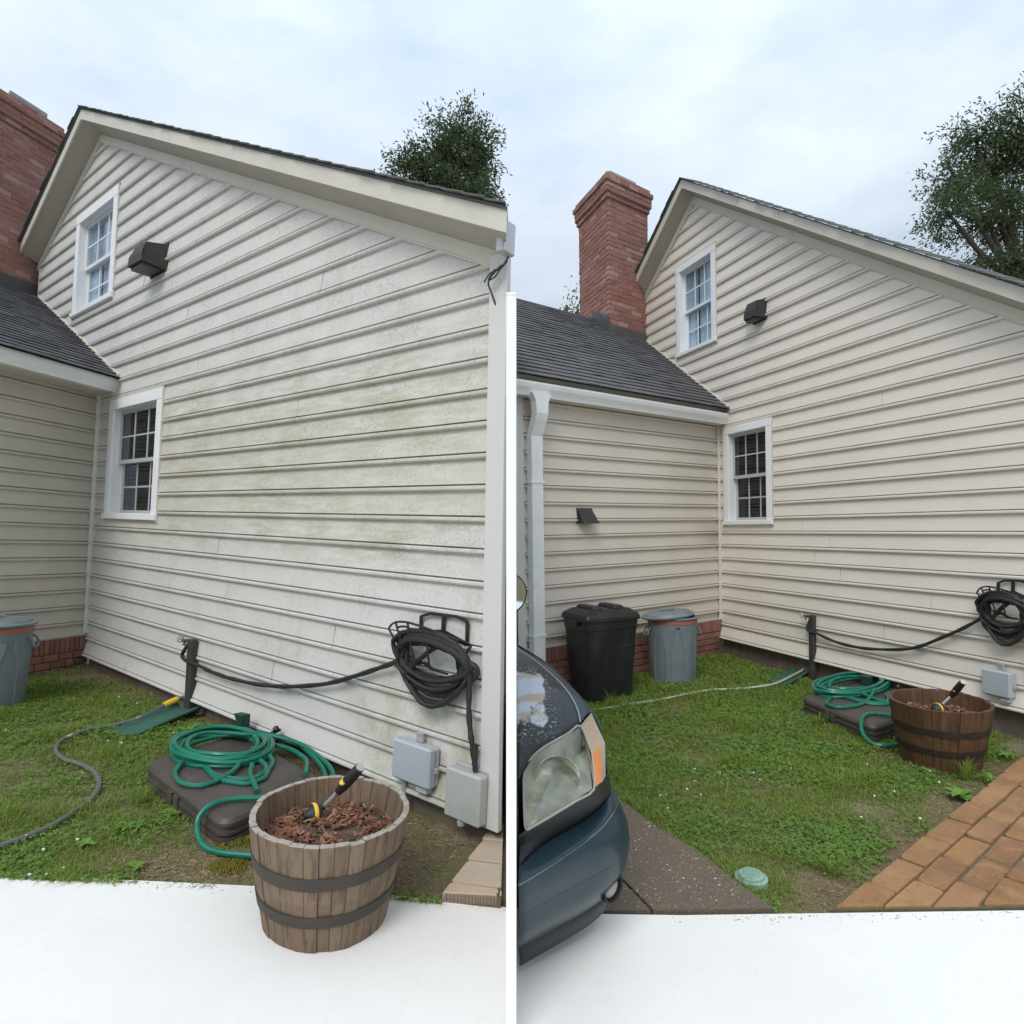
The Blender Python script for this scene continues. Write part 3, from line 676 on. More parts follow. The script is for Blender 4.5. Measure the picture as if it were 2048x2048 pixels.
    if q.get('flash'):
        L_ = c1 * .55
        for o0, o1 in ((-.018, -.006),): fl_.prism([CP(-.018, o0, zc0 - .1), CP(L_, o0, zc0 + sg * L_ - .1), CP(L_, o1, zc0 + sg * L_ - .1), CP(-.018, o1, zc0 - .1)], [CP(-.018, o0, zc0 + .26), CP(L_, o0, zc0 + sg * L_ + .12), CP(L_, o1, zc0 + sg * L_ + .12), CP(-.018, o1, zc0 + .26)])
    fl_.prism([CP(-.019, -.02, zc0 - .15), CP(-.019, c2, zc0 - .15), CP(-.006, c2, zc0 - .15), CP(-.006, -.02, zc0 - .15)], [CP(-.019, -.02, zc0 + .13), CP(-.019, c2, zc0 + .13), CP(-.006, c2, zc0 + .13), CP(-.006, -.02, zc0 + .13)])
    fl_.obj('flashing', 'flashing', ch)
    return H

gA, wA, PA = (.77275, -.63472), (-.315, -.949), (-4.685, 7.287)
gB, wB, PB = (.327, -.945), (-.788, -.616), (2.810, 8.782)
# house in the left yard: its plan narrows towards the fence, so the eave stops there
uend = lambda o_: 5.925 + .86 * o_
qA = dict(e=.1764, zb=.108, ue=(.491, 3.173), ul=(-2.543, 4.633), zlk=5.049, apex=(-.413, 6.036), ur=5.85, taper=.04, slope=.4674, uw=(-1.08, .224, 4.078, 5.332), lw=(.362, 1.676, 1.635, 2.914),
          cas=.11, sw=1.35, seams=[(1.05, 4.03), (1.72, 3.85), (.39, 3.69), (2.09, 3.50), (2.96, 3.147), (2.35, 2.965), (4.21, 3.33), (2.36, 1.60), (2.91, 1.43), (2.61, 1.24), (3.10, 1.075), (1.295, .72), (1.21, .17), (4.57, .886), (3.84, .53)],
          vmax=3.2, wingtop=3.06, brick=.345, bl=.17, smax=1.12, roof_v=3.0, ex=.125, tab=.22, gut_out=.45, gut_z=3.138, gut_v=(.165, 3.0), s0=-.085, fw=.092, s1=.077, fh=.10, oh=.22,
          rake_r=uend, rake_l=-2.60, rake_seams=[1.12, 2.05], back=4., roof_back=[(2.62, 4.0), (-.413 - .384 * 4, 4.)], chim=(-2.677, .62, .95, .81, 4.35, 6.72))
HAo = build_house('A', PA, gA, wA, 'mildew-stained cream siding house nearest the left edge, beside the grey hose', qA,
    dict(siding='siding_dirty', siding_wing='siding_wing_dirty_shaded', trim='trim_beige', wallcore='siding_wing_dirty_shaded'))
# its right-hand corner post and the short return towards the fence
MB().prism([(5.968, -.045, .09), (6.10, -.045, .09), (6.09, .0, .09), (5.968, .0, .09)], [(5.848, -.045, 3.16), (5.972, -.045, 3.16), (5.965, .0, 3.16), (5.848, .0, 3.16)]).obj('corner_post', 'trim_post', HAo.root, bevel=.003)
sw_ = MB(); pts = [(6.005, .0), (6.005 - .84 * 2, 2.)]
sw_.add([(6.085, .0, -.1), (6.085 - 1.80, 2., -.1), (5.96 - 1.86, 2., 3.9), (5.96, 0., 3.2)], [(0, 1, 2, 3)]); sw_.obj('side_wall', 'trim_post', HAo.root)
qB = dict(e=.1757, zb=.222, ue=(.188, 3.303), ul=(-1.985, 4.823), zlk=5.257, apex=(-.467, 6.292), ur=4.25, slope=.693, uw=(-.93, 0., 4.222, 5.545), lw=(.128, 1.03, 1.742, 3.025),
          cas=.095, sw=1., seams=[(.595, 4.16), (.128, 3.82), (1.066, 3.985), (1.324, 3.624), (1.934, 3.281), (2.822, 3.452), (1.498, 3.09), (1.495, 1.688), (1.883, 1.52), (1.68, 1.338), (2.022, 1.167), (3.051, 1.), (2.547, .629), (.776, .84), (.729, .30)],
          vmax=3.42, wingtop=3.09, brick=.488, bl=.2, smax=1.165, roof_v=3.62, ex=.115, tab=.30, gut_out=.205, gut_z=3.205, gut_v=(.06, 3.68), s0=-.07, fw=.105, s1=.10, fh=.105, oh=.2,
          rake_r=4.75, rake_l=-2.06, rake_seams=[.72, 1.42], back=5., roof_back=[(4.75 - .342 * 5, 5.), (-.467 - .342 * 5, 5.)], chim=(-1.81, .866, 1.05, .92, 4.40, 6.70), flash=1)
HBo = build_house('B', PB, gB, wB, 'clean cream siding house on the right, behind the two trash cans', qB,
    dict(siding='siding_clean', siding_wing='siding_wing_clean_shaded', trim='trim_beige', wallcore='siding_wing_clean_shaded'))
MB().box(4.25, 4.40, -.04, .0, .2, 3.1).obj('corner_post', 'trim_post', HBo.root)
MB().add([(4.39, 0, 0), (4.39 - 1.7, 5, 0), (4.39 - 1.7, 5, 3.1), (4.39, 0, 3.1)], [(0, 1, 2, 3)]).obj('side_wall', 'siding_clean', HBo.root)
# wing end: corner post, end wall and downspout
f_ = lambda x, y, z: HBo.V(x, y, z)
MB().box(3.42, 3.54, -.08, .03, .47, 3.08, f_).obj('corner_post', 'trim_post', HBo.root, bevel=.003)
MB().box(3.46, 3.485, -3.2, -.08, -.2, 3.2, f_).obj('wing_end_wall', 'siding_clean', HBo.root)
ds = MB()
def rect(v, o, z, a, b): return [HBo.V(v - a, o - b, z), HBo.V(v + a, o - b, z), HBo.V(v + a, o + b, z), HBo.V(v - a, o + b, z)]
secs = [(3.325, .165, 3.10, .125, .05), (3.315, .165, 3.02, .085, .042), (3.31, .160, 2.90, .075, .042), (3.305, .135, 2.84, .075, .045), (3.305, .085, 2.73, .075, .045), (3.305, .062, 2.68, .075, .042), (3.305, .062, .16, .075, .042)]
for a, b in zip(secs[:-1], secs[1:]): ds.prism(rect(*a), rect(*b))
dso = ds.obj('downspout', 'gutter_white', HBo.root)
for k in range(5): MB().box(3.25 + k * .027, 3.262 + k * .027, .104, .108, .17, 2.66, f_).obj('flute', 'gutter_white', dso)
for zz in (.62, 2.2): MB().box(3.215, 3.395, .02, .112, zz, zz + .025, f_).obj('strap', 'gutter_white', dso)

# ------------------------------------------------------------------ things on the walls
def at_wall(s, H_, u, o, z): 
    g, P = (gA, PA) if s == 'A' else (gB, PB); return (P[0] + g[0] * u + g[1] * o, P[1] + g[1] * u - g[0] * o, z)
ROT = {'A': math.atan2(gA[1], gA[0]), 'B': math.atan2(gB[1], gB[0])}
def vent_hood(s, u, z, wd, ht, dp, label, shear):
    t = thing('vent_hood', label, 'vent', s, at_wall(s, None, u, 0, z), ROT[s], 'wall vents')
    MB().box(-wd * .55, wd * .55, -.024, -.0, -ht * .55, ht * .55).obj('back_plate', 'vent_plastic', t, bevel=.003)
    a = [(-wd / 2, -.024, ht / 2), (wd / 2, -.024, ht / 2), (wd / 2, -.024, -ht / 2), (-wd / 2, -.024, -ht / 2)]
    b = [(-wd * .36 - shear, -dp * .8, ht * .40), (wd * .36 - shear, -dp * .8, ht * .40), (wd * .48 - shear, -dp, -ht * .42), (-wd * .48 - shear, -dp, -ht * .42)]
    c_ = [(-wd * .48 - shear, -dp * .98, -ht * .05), (wd * .48 - shear, -dp * .98, -ht * .05)]
    h = MB(); v = a + b + c_
    h.add(v, [(0, 1, 5, 4), (4, 5, 9, 8), (8, 9, 6, 7), (1, 2, 6, 9, 5), (0, 4, 8, 7, 3), (3, 7, 6, 2)]); h.obj('hood', 'vent_plastic', t, bevel=.004)
    MB().box(-wd * .4 - shear, wd * .4 - shear, -dp * .9, -.05, -ht * .55, -ht * .42).obj('louvre', 'vent_black', t)
vent_hood('A', 1.40, 4.20, .34, .25, .24, 'dark brown hooded vent high on the stained siding, left house', 0)
vent_hood('B', .845, 4.355, .22, .24, .17, 'dark brown hooded vent high on the clean siding, right house', 0)
# small dryer flap on the wing of the right house
p0 = Vector(PB).to_3d() + Vector((wB[0], wB[1], 0)) * 2.56; rw = math.atan2(-wB[1], -wB[0])
t = thing('dryer_vent', 'small black dryer vent flap on the low wing above the bins', 'vent', 'B', (p0.x, p0.y, 1.865), rw)
MB().box(-.115, .115, -.03, -.0, -.085, .085).obj('back_plate', 'vent_black', t, bevel=.003)
MB().add([(-.10, -.03, .08), (.10, -.03, .08), (.125, -.13, -.085), (-.105, -.13, -.085), (.10, -.03, -.085), (-.10, -.03, -.085)], [(0, 1, 2, 3), (1, 4, 2), (0, 3, 5), (3, 2, 4, 5)]).obj('flap', 'vent_black', t, bevel=.002)

def meter_box(s, u0, u1, z0, z1, dp, label, conduit):
    uc = (u0 + u1) / 2; wd = u1 - u0; ht = z1 - z0
    t = thing('utility_box', label, 'utility box', s, at_wall(s, None, uc, .022, z0), ROT[s], 'grey utility boxes')
    MB().box(-wd / 2 + .006, wd / 2 - .006, -.03, 0, .006, ht - .006).obj('base', 'box_grey', t, bevel=.006)
    MB().box(-wd / 2, wd / 2, -dp, -.031, 0, ht).obj('cover', 'box_grey', t, bevel=.012)
    MB().box(-.02, .03, -.03, -.01, ht - .004, ht + .05).obj('mounting_tab', 'alu', t, bevel=.002)
    for zz in (.35, .88): MB().box(-wd / 2 - .012, -wd / 2, -.045, -.02, ht * zz - .02, ht * zz + .012).obj('hinge', 'box_grey', t)
    MB().box(wd / 2, wd / 2 + .018, -.05, -.02, ht * .38, ht * .52).obj('latch', 'alu', t, bevel=.003)
    MB().box(wd * .12, wd * .40, -dp * .8, -.02, -.035, 0).obj('cable_gland', 'box_grey', t, bevel=.004)
    if conduit: MB().tube([(-wd * .30, -dp * .4, .02), (-wd * .30, -dp * .4, -.2), (-wd * .29, -dp * .4, -.42)], .018, 10, 0).obj('conduit', 'pvc_grey', t, smooth_=True)
meter_box('A', 5.325, 5.64, .195, .422, .09, 'smooth grey utility box left of the weathered one, stained wall', True)
meter_box('B', 3.555, 3.785, .32, .53, .085, 'smooth grey utility box behind the brown barrel on clean siding', False)
t = thing('outlet_box', 'weathered pale grey box by the white corner post, hose plugged in on top', 'utility box', 'A', at_wall('A', None, 5.905, .022, .10), ROT['A'], 'grey utility boxes')
MB().box(-.12, .118, -.03, 0, .0, .285).obj('base', 'box_weathered', t, bevel=.004)
MB().box(-.128, .124, -.10, -.031, .012, .272).obj('cover', 'box_weathered', t, bevel=.01)
MB().lathe([(.02, -.02), (.024, 0), (.02, .02)], 10, c=(-.02, -.07)).obj('knob', 'box_weathered', t, smooth_=True)

# corner flood light and its tangled cable
t = thing('flood_light', 'grey flood light under the eave at the corner of the stained house', 'light', 'A', at_wall('A', None, 6.02, .10, 3.19), ROT['A'])
MB().box(-.035, .015, -.05, .05, -.085, .085).obj('housing', 'alu', t, bevel=.006); MB().box(-.044, -.036, -.04, .04, -.07, .07).obj('lens', 'lamp_glass', t)
solo(MB().tube([(.0, 0, -.0), (-.01, -.02, -.06), (-.05, -.03, -.10), (-.09, -.02, -.09), (-.12, -.03, -.14), (-.08, -.04, -.12), (-.03, -.03, -.08), (-.07, -.03, -.13), (-.12, -.03, -.15), (-.115, -.01, -.2), (-.10, .02, -.27)], .005, 6, 5)
     .tube([(-.16, -.02, -.14), (-.10, -.04, -.11), (-.04, -.03, -.10), (.0, -.02, -.06)], .004, 6, 5), 'cable', 'cable', 'tangled black cable hanging below the flood light at the corner post', 'cable', 'A', at_wall('A', None, 6.01, .06, 3.14), ROT['A'], smooth_=True)

def tap_post(s, u, h, wd, zb_, label):
    t = thing('tap_post', label, 'tap', s, at_wall(s, None, u, .022, zb_), ROT[s], 'garden taps on black posts')
    MB().box(-wd / 2, wd / 2, -.05, 0, -.1, h).obj('post', 'post_black', t, bevel=.004)
    MB().tube([(.0, -.03, h - .02), (-wd * .6, -.045, h - .015), (-wd * 1.1, -.06, h - .02)], .014, 8, 3).obj('spout', 'post_black', t, smooth_=True)
    hw = MB(); c_ = Vector((-wd * 1.55, -.07, h - .01))
    ringp = [c_ + Vector((.0, .024 * math.cos(a), .026 * math.sin(a))) for a in [i * math.pi / 5 for i in range(10)]]
    hw.tube(ringp, .006, 6, 2, closed=True)
    for a in (0, 1.05, 2.1): hw.tube([c_ + Vector((0, .024 * math.cos(a), .024 * math.sin(a))), c_ - Vector((0, .024 * math.cos(a), .024 * math.sin(a)))], .004, 5, 0)
    hw.tube([c_, c_ + Vector((wd * .6, .01, -.005))], .006, 6, 0); hw.obj('hand_wheel', 'chrome', t, smooth_=True)
    MB().tube([(-wd * .9, -.055, h - .03), (-wd * 1.05, -.06, h - .055)], .013, 8, 0).obj('coupling', 'chrome', t, smooth_=True)
tap_post('A', 2.625, .60, .085, .03, 'black tap post against the stained siding, left yard')
tap_post('B', 1.665, .60, .065, .13, 'black tap post against the clean siding, right yard')

def hose_rack(s, mp, label):
    """mp(u,out,z) -> local; wire basket hanger"""
    t = thing('hose_hanger', label, 'hose hanger', s, at_wall(s, None, 0, 0, 0), ROT[s], 'wire hose hangers')
    F = mp
    bp = MB()
    def bar(a, b, w_, th=.008): 
        a, b = F(*a), F(*b); d = (b - a).normalized(); n = Vector((0, -1, 0)); sd = d.cross(n) * w_ / 2
        bp.prism([a - sd, a + sd, a + sd + n * th, a - sd + n * th], [b - sd, b + sd, b + sd + n * th, b - sd + n * th])
    bar((.0, .024, .165), (.0, .024, .0), .022); bar((.37, .024, .175), (.375, .024, .04), .022); bar((.185, .024, .18), (.185, .024, .09), .025)
    bar((.0, .025, .16), (.08, .025, .185), .016); bar((.08, .025, .185), (.29, .025, .19), .016); bar((.29, .025, .19), (.37, .025, .17), .016)
    bar((.0, .026, .07), (.19, .026, .095), .022); bar((.19, .026, .095), (.37, .026, .05), .022)
    bp.obj('back_plate', 'metal_black', t)
    wr = MB(); r = .0065
    # outer lip hoop, inner hoop, ribs and the cross braces under the coil
    lip = [(-.20, .10, .07), (-.12, .13, .115), (.0, .15, .135), (.14, .15, .125), (.28, .13, .10), (.375, .10, .075)]
    lip2 = [(-.10, .12, .09), (-.02, .13, .105), (.08, .12, .085), (.18, .06, .09), (.30, .04, .07), (.40, .03, .05)]
    low = [(-.13, .09, .02), (-.06, .11, .045), (.04, .12, .045), (.15, .11, .02)]
    for c_ in (lip, lip2, low): wr.tube([F(*p) for p in c_], r, 6, 5)
    for (a, b) in (((-.20, .10, .07), (-.10, .07, -.04)), ((-.10, .135, .12), (-.02, .10, -.06)), ((.02, .15, .135), (.07, .12, -.09)), ((.18, .145, .118), (.19, .12, -.11)), ((.375, .10, .075), (.37, .09, -.08)), ((.41, .03, .045), (.38, .03, .0))):
        wr.tube([F(*a), F((a[0] + b[0]) / 2, (a[1] + b[1]) / 2 + .01, (a[2] + b[2]) / 2), F(*b)], r, 6, 3)
    wr.tube([F(-.02, .08, -.07), (F(.05, .09, -.105)), F(.12, .09, -.085), F(.2, .09, -.115), F(.30, .09, -.12)], r, 6, 4)
    wr.tube([F(-.02, .07, -.10), (F(.07, .07, -.095)), F(.15, .07, -.12), F(.26, .07, -.125)], r, 6, 4)
    wr.obj('wire_basket', 'metal_black', t, smooth_=True)
hose_rack('A', lambda u, o, z: Vector((5.43 + u, -o, .975 + z)), 'black wire hose hanger on the stained siding near the corner post')
hose_rack('B', lambda u, o, z: Vector((3.65 + u * .62, -o, 1.085 + z * .95)), 'black wire hose hanger on clean siding at the right edge')

def black_hose(s, uc, zc, a, b, run, drop, label, r, fl):
    mb = MB(); F = lambda u, o, z: Vector((u, -o, z))
    rnd = random.Random(5)
    path = [F(*p) for p in run]; ang0 = math.pi * 1.0
    loops = 9
    for k in range(loops):
        aw = a * (1 - .02 * k * fl) * rnd.uniform(.93, 1.0); bot = b * (1.0 if k == loops - 1 else (.96 if k == loops - 3 else rnd.uniform(.30, .80))); oo = .055 + .011 * (k % 5) + rnd.uniform(0, .01); sk = rnd.uniform(-.05, .05)
        for j in range(16):
            t_ = ang0 - 2 * math.pi * j / 16; cx, cz_ = math.cos(t_), math.sin(t_)
            zz = zc + (cz_ * (.10 + .012 * (k % 4)) + .025 * (k % 3) if cz_ > 0 else cz_ * bot)
            uu = uc + aw * cx * (1 if cz_ > 0 else (1 - .20 * (-cz_) ** 2)) + sk * (1 - abs(cz_))
            path.append(F(uu, oo + .05 * max(0, cz_), zz))
    if drop: path += [F(*p) for p in drop]
    mb.tube(path, r, 7, 3, wob=.14)
    solo(mb, 'black_hose', 'rubber_black', label, 'hose', s, at_wall(s, None, 0, 0, 0), ROT[s], 'black fabric hoses', smooth_=True)
black_hose('A', 5.59, .90, .30, .245, [(2.575, .06, .585), (2.547, .075, .535), (2.516, .08, .486), (2.56, .085, .458), (2.661, .085, .447), (2.805, .06, .432), (2.966, .06, .42), (3.185, .06, .415), (3.361, .06, .419), (3.695, .06, .438), (3.992, .06, .475), (4.266, .06, .524), (4.6, .06, .602), (4.9, .06, .705), (5.108, .06, .784), (5.25, .07, .84)],
           [(5.70, .12, 1.02), (5.85, .11, .99), (5.885, .09, .903), (5.886, .08, .8), (5.89, .08, .70), (5.905, .08, .60), (5.925, .08, .52), (5.943, .08, .45), (5.954, .08, .41)], 'black fabric hose looped on the hanger and strung to the tap, stained wall', .0155, 1)
hs = MB().tube([(0, 0, .14), (.004, 0, .06)], .018, 8, 0).tube([(.004, 0, .07), (.012, 0, .0)], .0145, 8, 0); solo(hs, 'hose_plug', 'rubber_black', 'black hose end fitting standing on the weathered grey box', 'hose fitting', 'A', at_wall('A', None, 5.945, .08, .38), ROT['A'])
black_hose('B', 3.735, 1.0, .185, .25, [(1.643, .05, .674), (1.613, .07, .595), (1.642, .08, .555), (1.738, .06, .539), (1.961, .06, .494), (2.206, .06, .478), (2.434, .06, .49), (2.766, .06, .541), (2.975, .06, .608), (3.171, .06, .712), (3.355, .06, .816), (3.51, .06, .92)],
           [(3.80, .12, 1.10), (3.90, .1, 1.0), (3.92, .08, .8), (3.93, .08, .55)], 'black fabric hose looped on the hanger and strung to the tap, clean wall', .0155, .5)

# ------------------------------------------------------------------ bins
def brute_can(s, loc, rr, rb, h, label, sx, rot, lid, seed):
    t = thing('trash_can', label, 'trash can', s, loc, rot, 'round grey trash cans')
    b = MB(); b.lathe([(rb * .93, 0), (rb, .015), (rb + (rr - rb) * .55, h * .6), (rb + (rr - rb) * .86, h * .84), (rr * .985, h * .855), (rr * .99, h * .94)], 40, sx, 1, cap1=False)
    b.obj('body', 'can_grey', t, smooth_=True)
    MB().lathe([(rr * .985, h * .90), (rr * 1.004, h * .905), (rr * 1.004, h * .965), (rr * .985, h * .97)], 40, sx, 1, False, False).obj('red_band', 'can_red', t, smooth_=True)
    MB().lathe([(rr * .97, h * .965), (rr * 1.03, h * .97), (rr * 1.045, h * .985), (rr * 1.02, h), (rr * .93, h), (rr * .93, h * .9)], 40, sx, 1, False, False).obj('rim', 'can_grey', t, smooth_=True)
    for k in range(8):          # vertical ribs moulded into the side
        a = k * math.pi / 4 + .35; rb_ = MB()
        rows = []
        for z, r_ in ((.02, rb * 1.002), (h * .55, rb + (rr - rb) * .52), (h * .74, rb + (rr - rb) * .76), (h * .80, rb + (rr - rb) * .86)):
            wv = .16 if z < h * .7 else .30
            rows.append([((r_ + d) * sx * math.cos(a + o_), (r_ + d) * math.sin(a + o_), z) for o_, d in ((-wv, -.004), (-wv + .04, .007), (wv - .04, .007), (wv, -.004))])
        rb_.grid(rows).obj('rib', 'can_grey', t, smooth_=True)
    for a in (math.pi * 1.02, 0):   # two bail handles
        c_ = Vector((math.cos(a) * sx, math.sin(a), 0)); sd = Vector((-math.sin(a), math.cos(a), 0)); r0 = rr * .95
        hb = MB(); P = [c_ * r0 + sd * .07 + Vector((0, 0, h * .84)), c_ * (r0 + .035) + sd * .072 + Vector((0, 0, h * .79)), c_ * (r0 + .04) + sd * .065 + Vector((0, 0, h * .72)), c_ * (r0 + .04) - sd * .065 + Vector((0, 0, h * .72)), c_ * (r0 + .035) - sd * .072 + Vector((0, 0, h * .79)), c_ * r0 - sd * .07 + Vector((0, 0, h * .84))]
        hb.tube(P, .010, 6, 3).obj('handle', 'can_grey', t, smooth_=True)
    MB().box(-.02, .02, -rr * .985, -rr * .955, h * .84, h * .87).obj('tag_mark', 'vent_black', t)
    lm = Matrix.Translation(Vector(lid[0])) @ Matrix.Rotation(lid[2], 4, 'Z') @ Matrix.Rotation(lid[1], 4, 'Y')
    l_ = MB(); R_ = rr * 1.07
    l_.lathe([(R_, -.022), (R_ * 1.01, -.018), (R_ * 1.01, -.004), (R_ * .95, .006), (R_ * .90, .003), (R_ * .86, .022), (R_ * .5, .034), (0.001, .038)], 40, sx, 1, True, True)
    lo = l_.obj('lid', 'can_grey', t, smooth_=True); lo.matrix_local = lm
    g_ = MB().tube([(-.08, 0, .036), (-.07, 0, .05), (.07, 0, .05), (.08, 0, .036)], .010, 6, 3).obj('lid_grip', 'can_grey', lo, smooth_=True)
brute_can('A', (-4.376, 5.55, -.03), .29, .24, .73, 'blue-grey round trash can with lid at the far left edge', 1, .4, ((0, 0, .735), .0, 0), 1)
brute_can('B', (1.80, 7.36, -.02), .275, .242, .745, 'blue-grey round trash can with its lid askew beside the black bin', 1, 0, ((-.055, 0, .765), -.10, 0), 2)

ang = math.atan2(.419, .908)
t = thing('garbage_bin', 'tall black rectangular garbage bin against the wing of the clean house', 'garbage bin', 'B', (.978, 6.49, -.02), ang)
b = MB(); hb = .85
def rrect(w_, d_, z, r_=.05, n=4, y0=0):
    o = []
    for (cx, cy, a0) in ((w_ / 2 - r_, y0 + r_, -90), (w_ / 2 - r_, y0 + d_ - r_, 0), (-w_ / 2 + r_, y0 + d_ - r_, 90), (-w_ / 2 + r_, y0 + r_, 180)):
        for k in range(n + 1): a = R(a0 + 90 * k / n); o.append((cx + r_ * math.cos(a), cy + r_ * math.sin(a), z))
    return o
L0, L1, L2, L3 = rrect(.50, .40, 0), rrect(.60, .48, hb * .86, y0=-.04), rrect(.615, .49, hb * .87, y0=-.045), rrect(.62, .50, hb, y0=-.05)
for a, c_ in ((L0, L1), (L1, L2), (L2, L3)): b.prism(a, c_)
b.obj('body', 'bin_black', t, smooth_=True)
MB().prism(rrect(.66, .53, hb - .025, y0=-.065), rrect(.66, .53, hb + .012, y0=-.065)).obj('rim', 'bin_black', t, smooth_=True, bevel=.004)
l_ = MB(); l_.prism(rrect(.655, .525, hb + .013, y0=-.062), rrect(.63, .50, hb + .04, y0=-.05)); l_.prism(rrect(.63, .50, hb + .04, y0=-.05), rrect(.50, .36, hb + .085, y0=.02))
lo = l_.obj('lid', 'bin_black', t, smooth_=True)
for x0, x1 in ((-.20, -.075), (.06, .185)): MB().prism([(x0, .03, hb + .084), (x1, .03, hb + .084), (x1, .36, hb + .084), (x0, .36, hb + .084)], [(x0 + .02, .05, hb + .118), (x1 - .02, .05, hb + .118), (x1 - .02, .34, hb + .118), (x0 + .02, .34, hb + .118)]).obj('lid_ridge', 'bin_black', lo, bevel=.006)
for x in (-.16, .16): MB().prism([(x - .07, -.006, .12), (x + .07, -.006, .12), (x + .07, .02, .12), (x - .07, .02, .12)], [(x - .08, -.035, .58), (x + .08, -.035, .58), (x + .08, .0, .58), (x - .08, .0, .58)]).obj('front_panel', 'bin_black', t, bevel=.006)
for sx_ in (-1, 1): MB().box(sx_ * .33 - .02, sx_ * .33 + .02, .1, .3, hb - .08, hb - .02).obj('handle', 'bin_black', t, bevel=.008)

# ------------------------------------------------------------------ hoses, splash blocks, case, brackets
yel = lambda p, q_: MB().tube([p, q_], .022, 10, 0)
ghA = [(-2.50, 2.95, .02), (-2.372, 3.18, .02), (-2.334, 3.27, .02), (-2.304, 3.38, .02), (-2.298, 3.561, .022), (-2.335, 3.778, .02), (-2.427, 3.969, .022), (-2.557, 4.124, .02), (-2.721, 4.248, .02), (-2.886, 4.323, .022), (-3.047, 4.477, .02), (-3.146, 4.655, .02), (-3.157, 4.808, .022), (-3.119, 4.981, .02), (-2.992, 5.1, .03), (-2.901, 5.217, .05), (-2.86, 5.40, .075), (-2.82, 5.52, .10)]
t = thing('garden_hose', 'grey garden hose with a yellow connector winding over the left lawn', 'hose', 'A', group='thin hoses lying on the lawns')
MB().tube(ghA, .0145, 8, 5).obj('tube', 'hose_grey', t, smooth_=True); MB().tube([(-2.84, 5.47, .09), (-2.79, 5.58, .115)], .026, 10, 0).obj('connector', 'yellow', t, smooth_=True); MB().tube([(-2.79, 5.58, .115), (-2.76, 5.63, .125)], .017, 8, 0).obj('coupling', 'chrome', t, smooth_=True)
ghB = [(.60, 6.02, .015), (.717, 6.077, .02), (.924, 6.189, .02), (1.153, 6.304, .02), (1.467, 6.447, .02), (1.812, 6.653, .025), (2.076, 6.786, .02), (2.394, 6.829, .02), (2.626, 6.86, .035), (2.795, 6.944, .04), (3.027, 7.15, .055), (3.292, 7.40, .08), (3.38, 7.52, .10)]
t = thing('garden_hose', 'pale tan garden hose with a yellow connector across the right lawn', 'hose', 'B', group='thin hoses lying on the lawns')
MB().tube(ghB, .0125, 8, 5).obj('tube', 'hose_tan', t, smooth_=True); MB().tube([(3.36, 7.49, .095), (3.44, 7.60, .12)], .026, 10, 0).obj('connector', 'yellow', t, smooth_=True); MB().tube([(3.44, 7.60, .12), (3.48, 7.66, .13)], .017, 8, 0).obj('coupling', 'chrome', t, smooth_=True)
def splash(s, q_, label):        # q_: near-left, near-right, far-right, far-left
    t = thing('splash_block', label, 'splash block', s, group='green splash blocks'); Q = [Vector((*p, 0)) for p in q_]
    def P(a, b, z): return (Q[0] * (1 - a) + Q[1] * a) * (1 - b) + (Q[3] * (1 - a) + Q[2] * a) * b + Vector((0, 0, z))
    b = MB(); n = 7
    rows = []
    for j in range(n):
        v = j / (n - 1); r_ = []
        for i in range(9):
            a = i / 8; ed = max(0, abs(a - .5) * 2 - .72) / .28; rim = .055 * min(1, ed * 1.4) * (.5 + .5 * v)
            r_.append(P(a, v, .012 + .022 * v + rim + (.0045 if (i % 2) else 0)))
        rows.append(r_)
    b.grid(rows); b.obj('trough', 'splash_green', t, smooth_=False, solid=.012)
    for a in (0, 1): MB().tube([P(a, 0, .03), P(a, .5, .055), P(a, 1, .075)], .014, 6, 3).obj('lip', 'splash_green', t, smooth_=True)
splash('A', [(-2.93, 4.90), (-2.72, 4.86), (-2.56, 5.52), (-2.80, 5.60)], 'green plastic splash block under the tap post, left yard')
splash('B', [(2.78, 7.05), (2.93, 6.95), (3.48, 7.52), (3.40, 7.68)], 'green plastic splash block under the tap post, right yard')

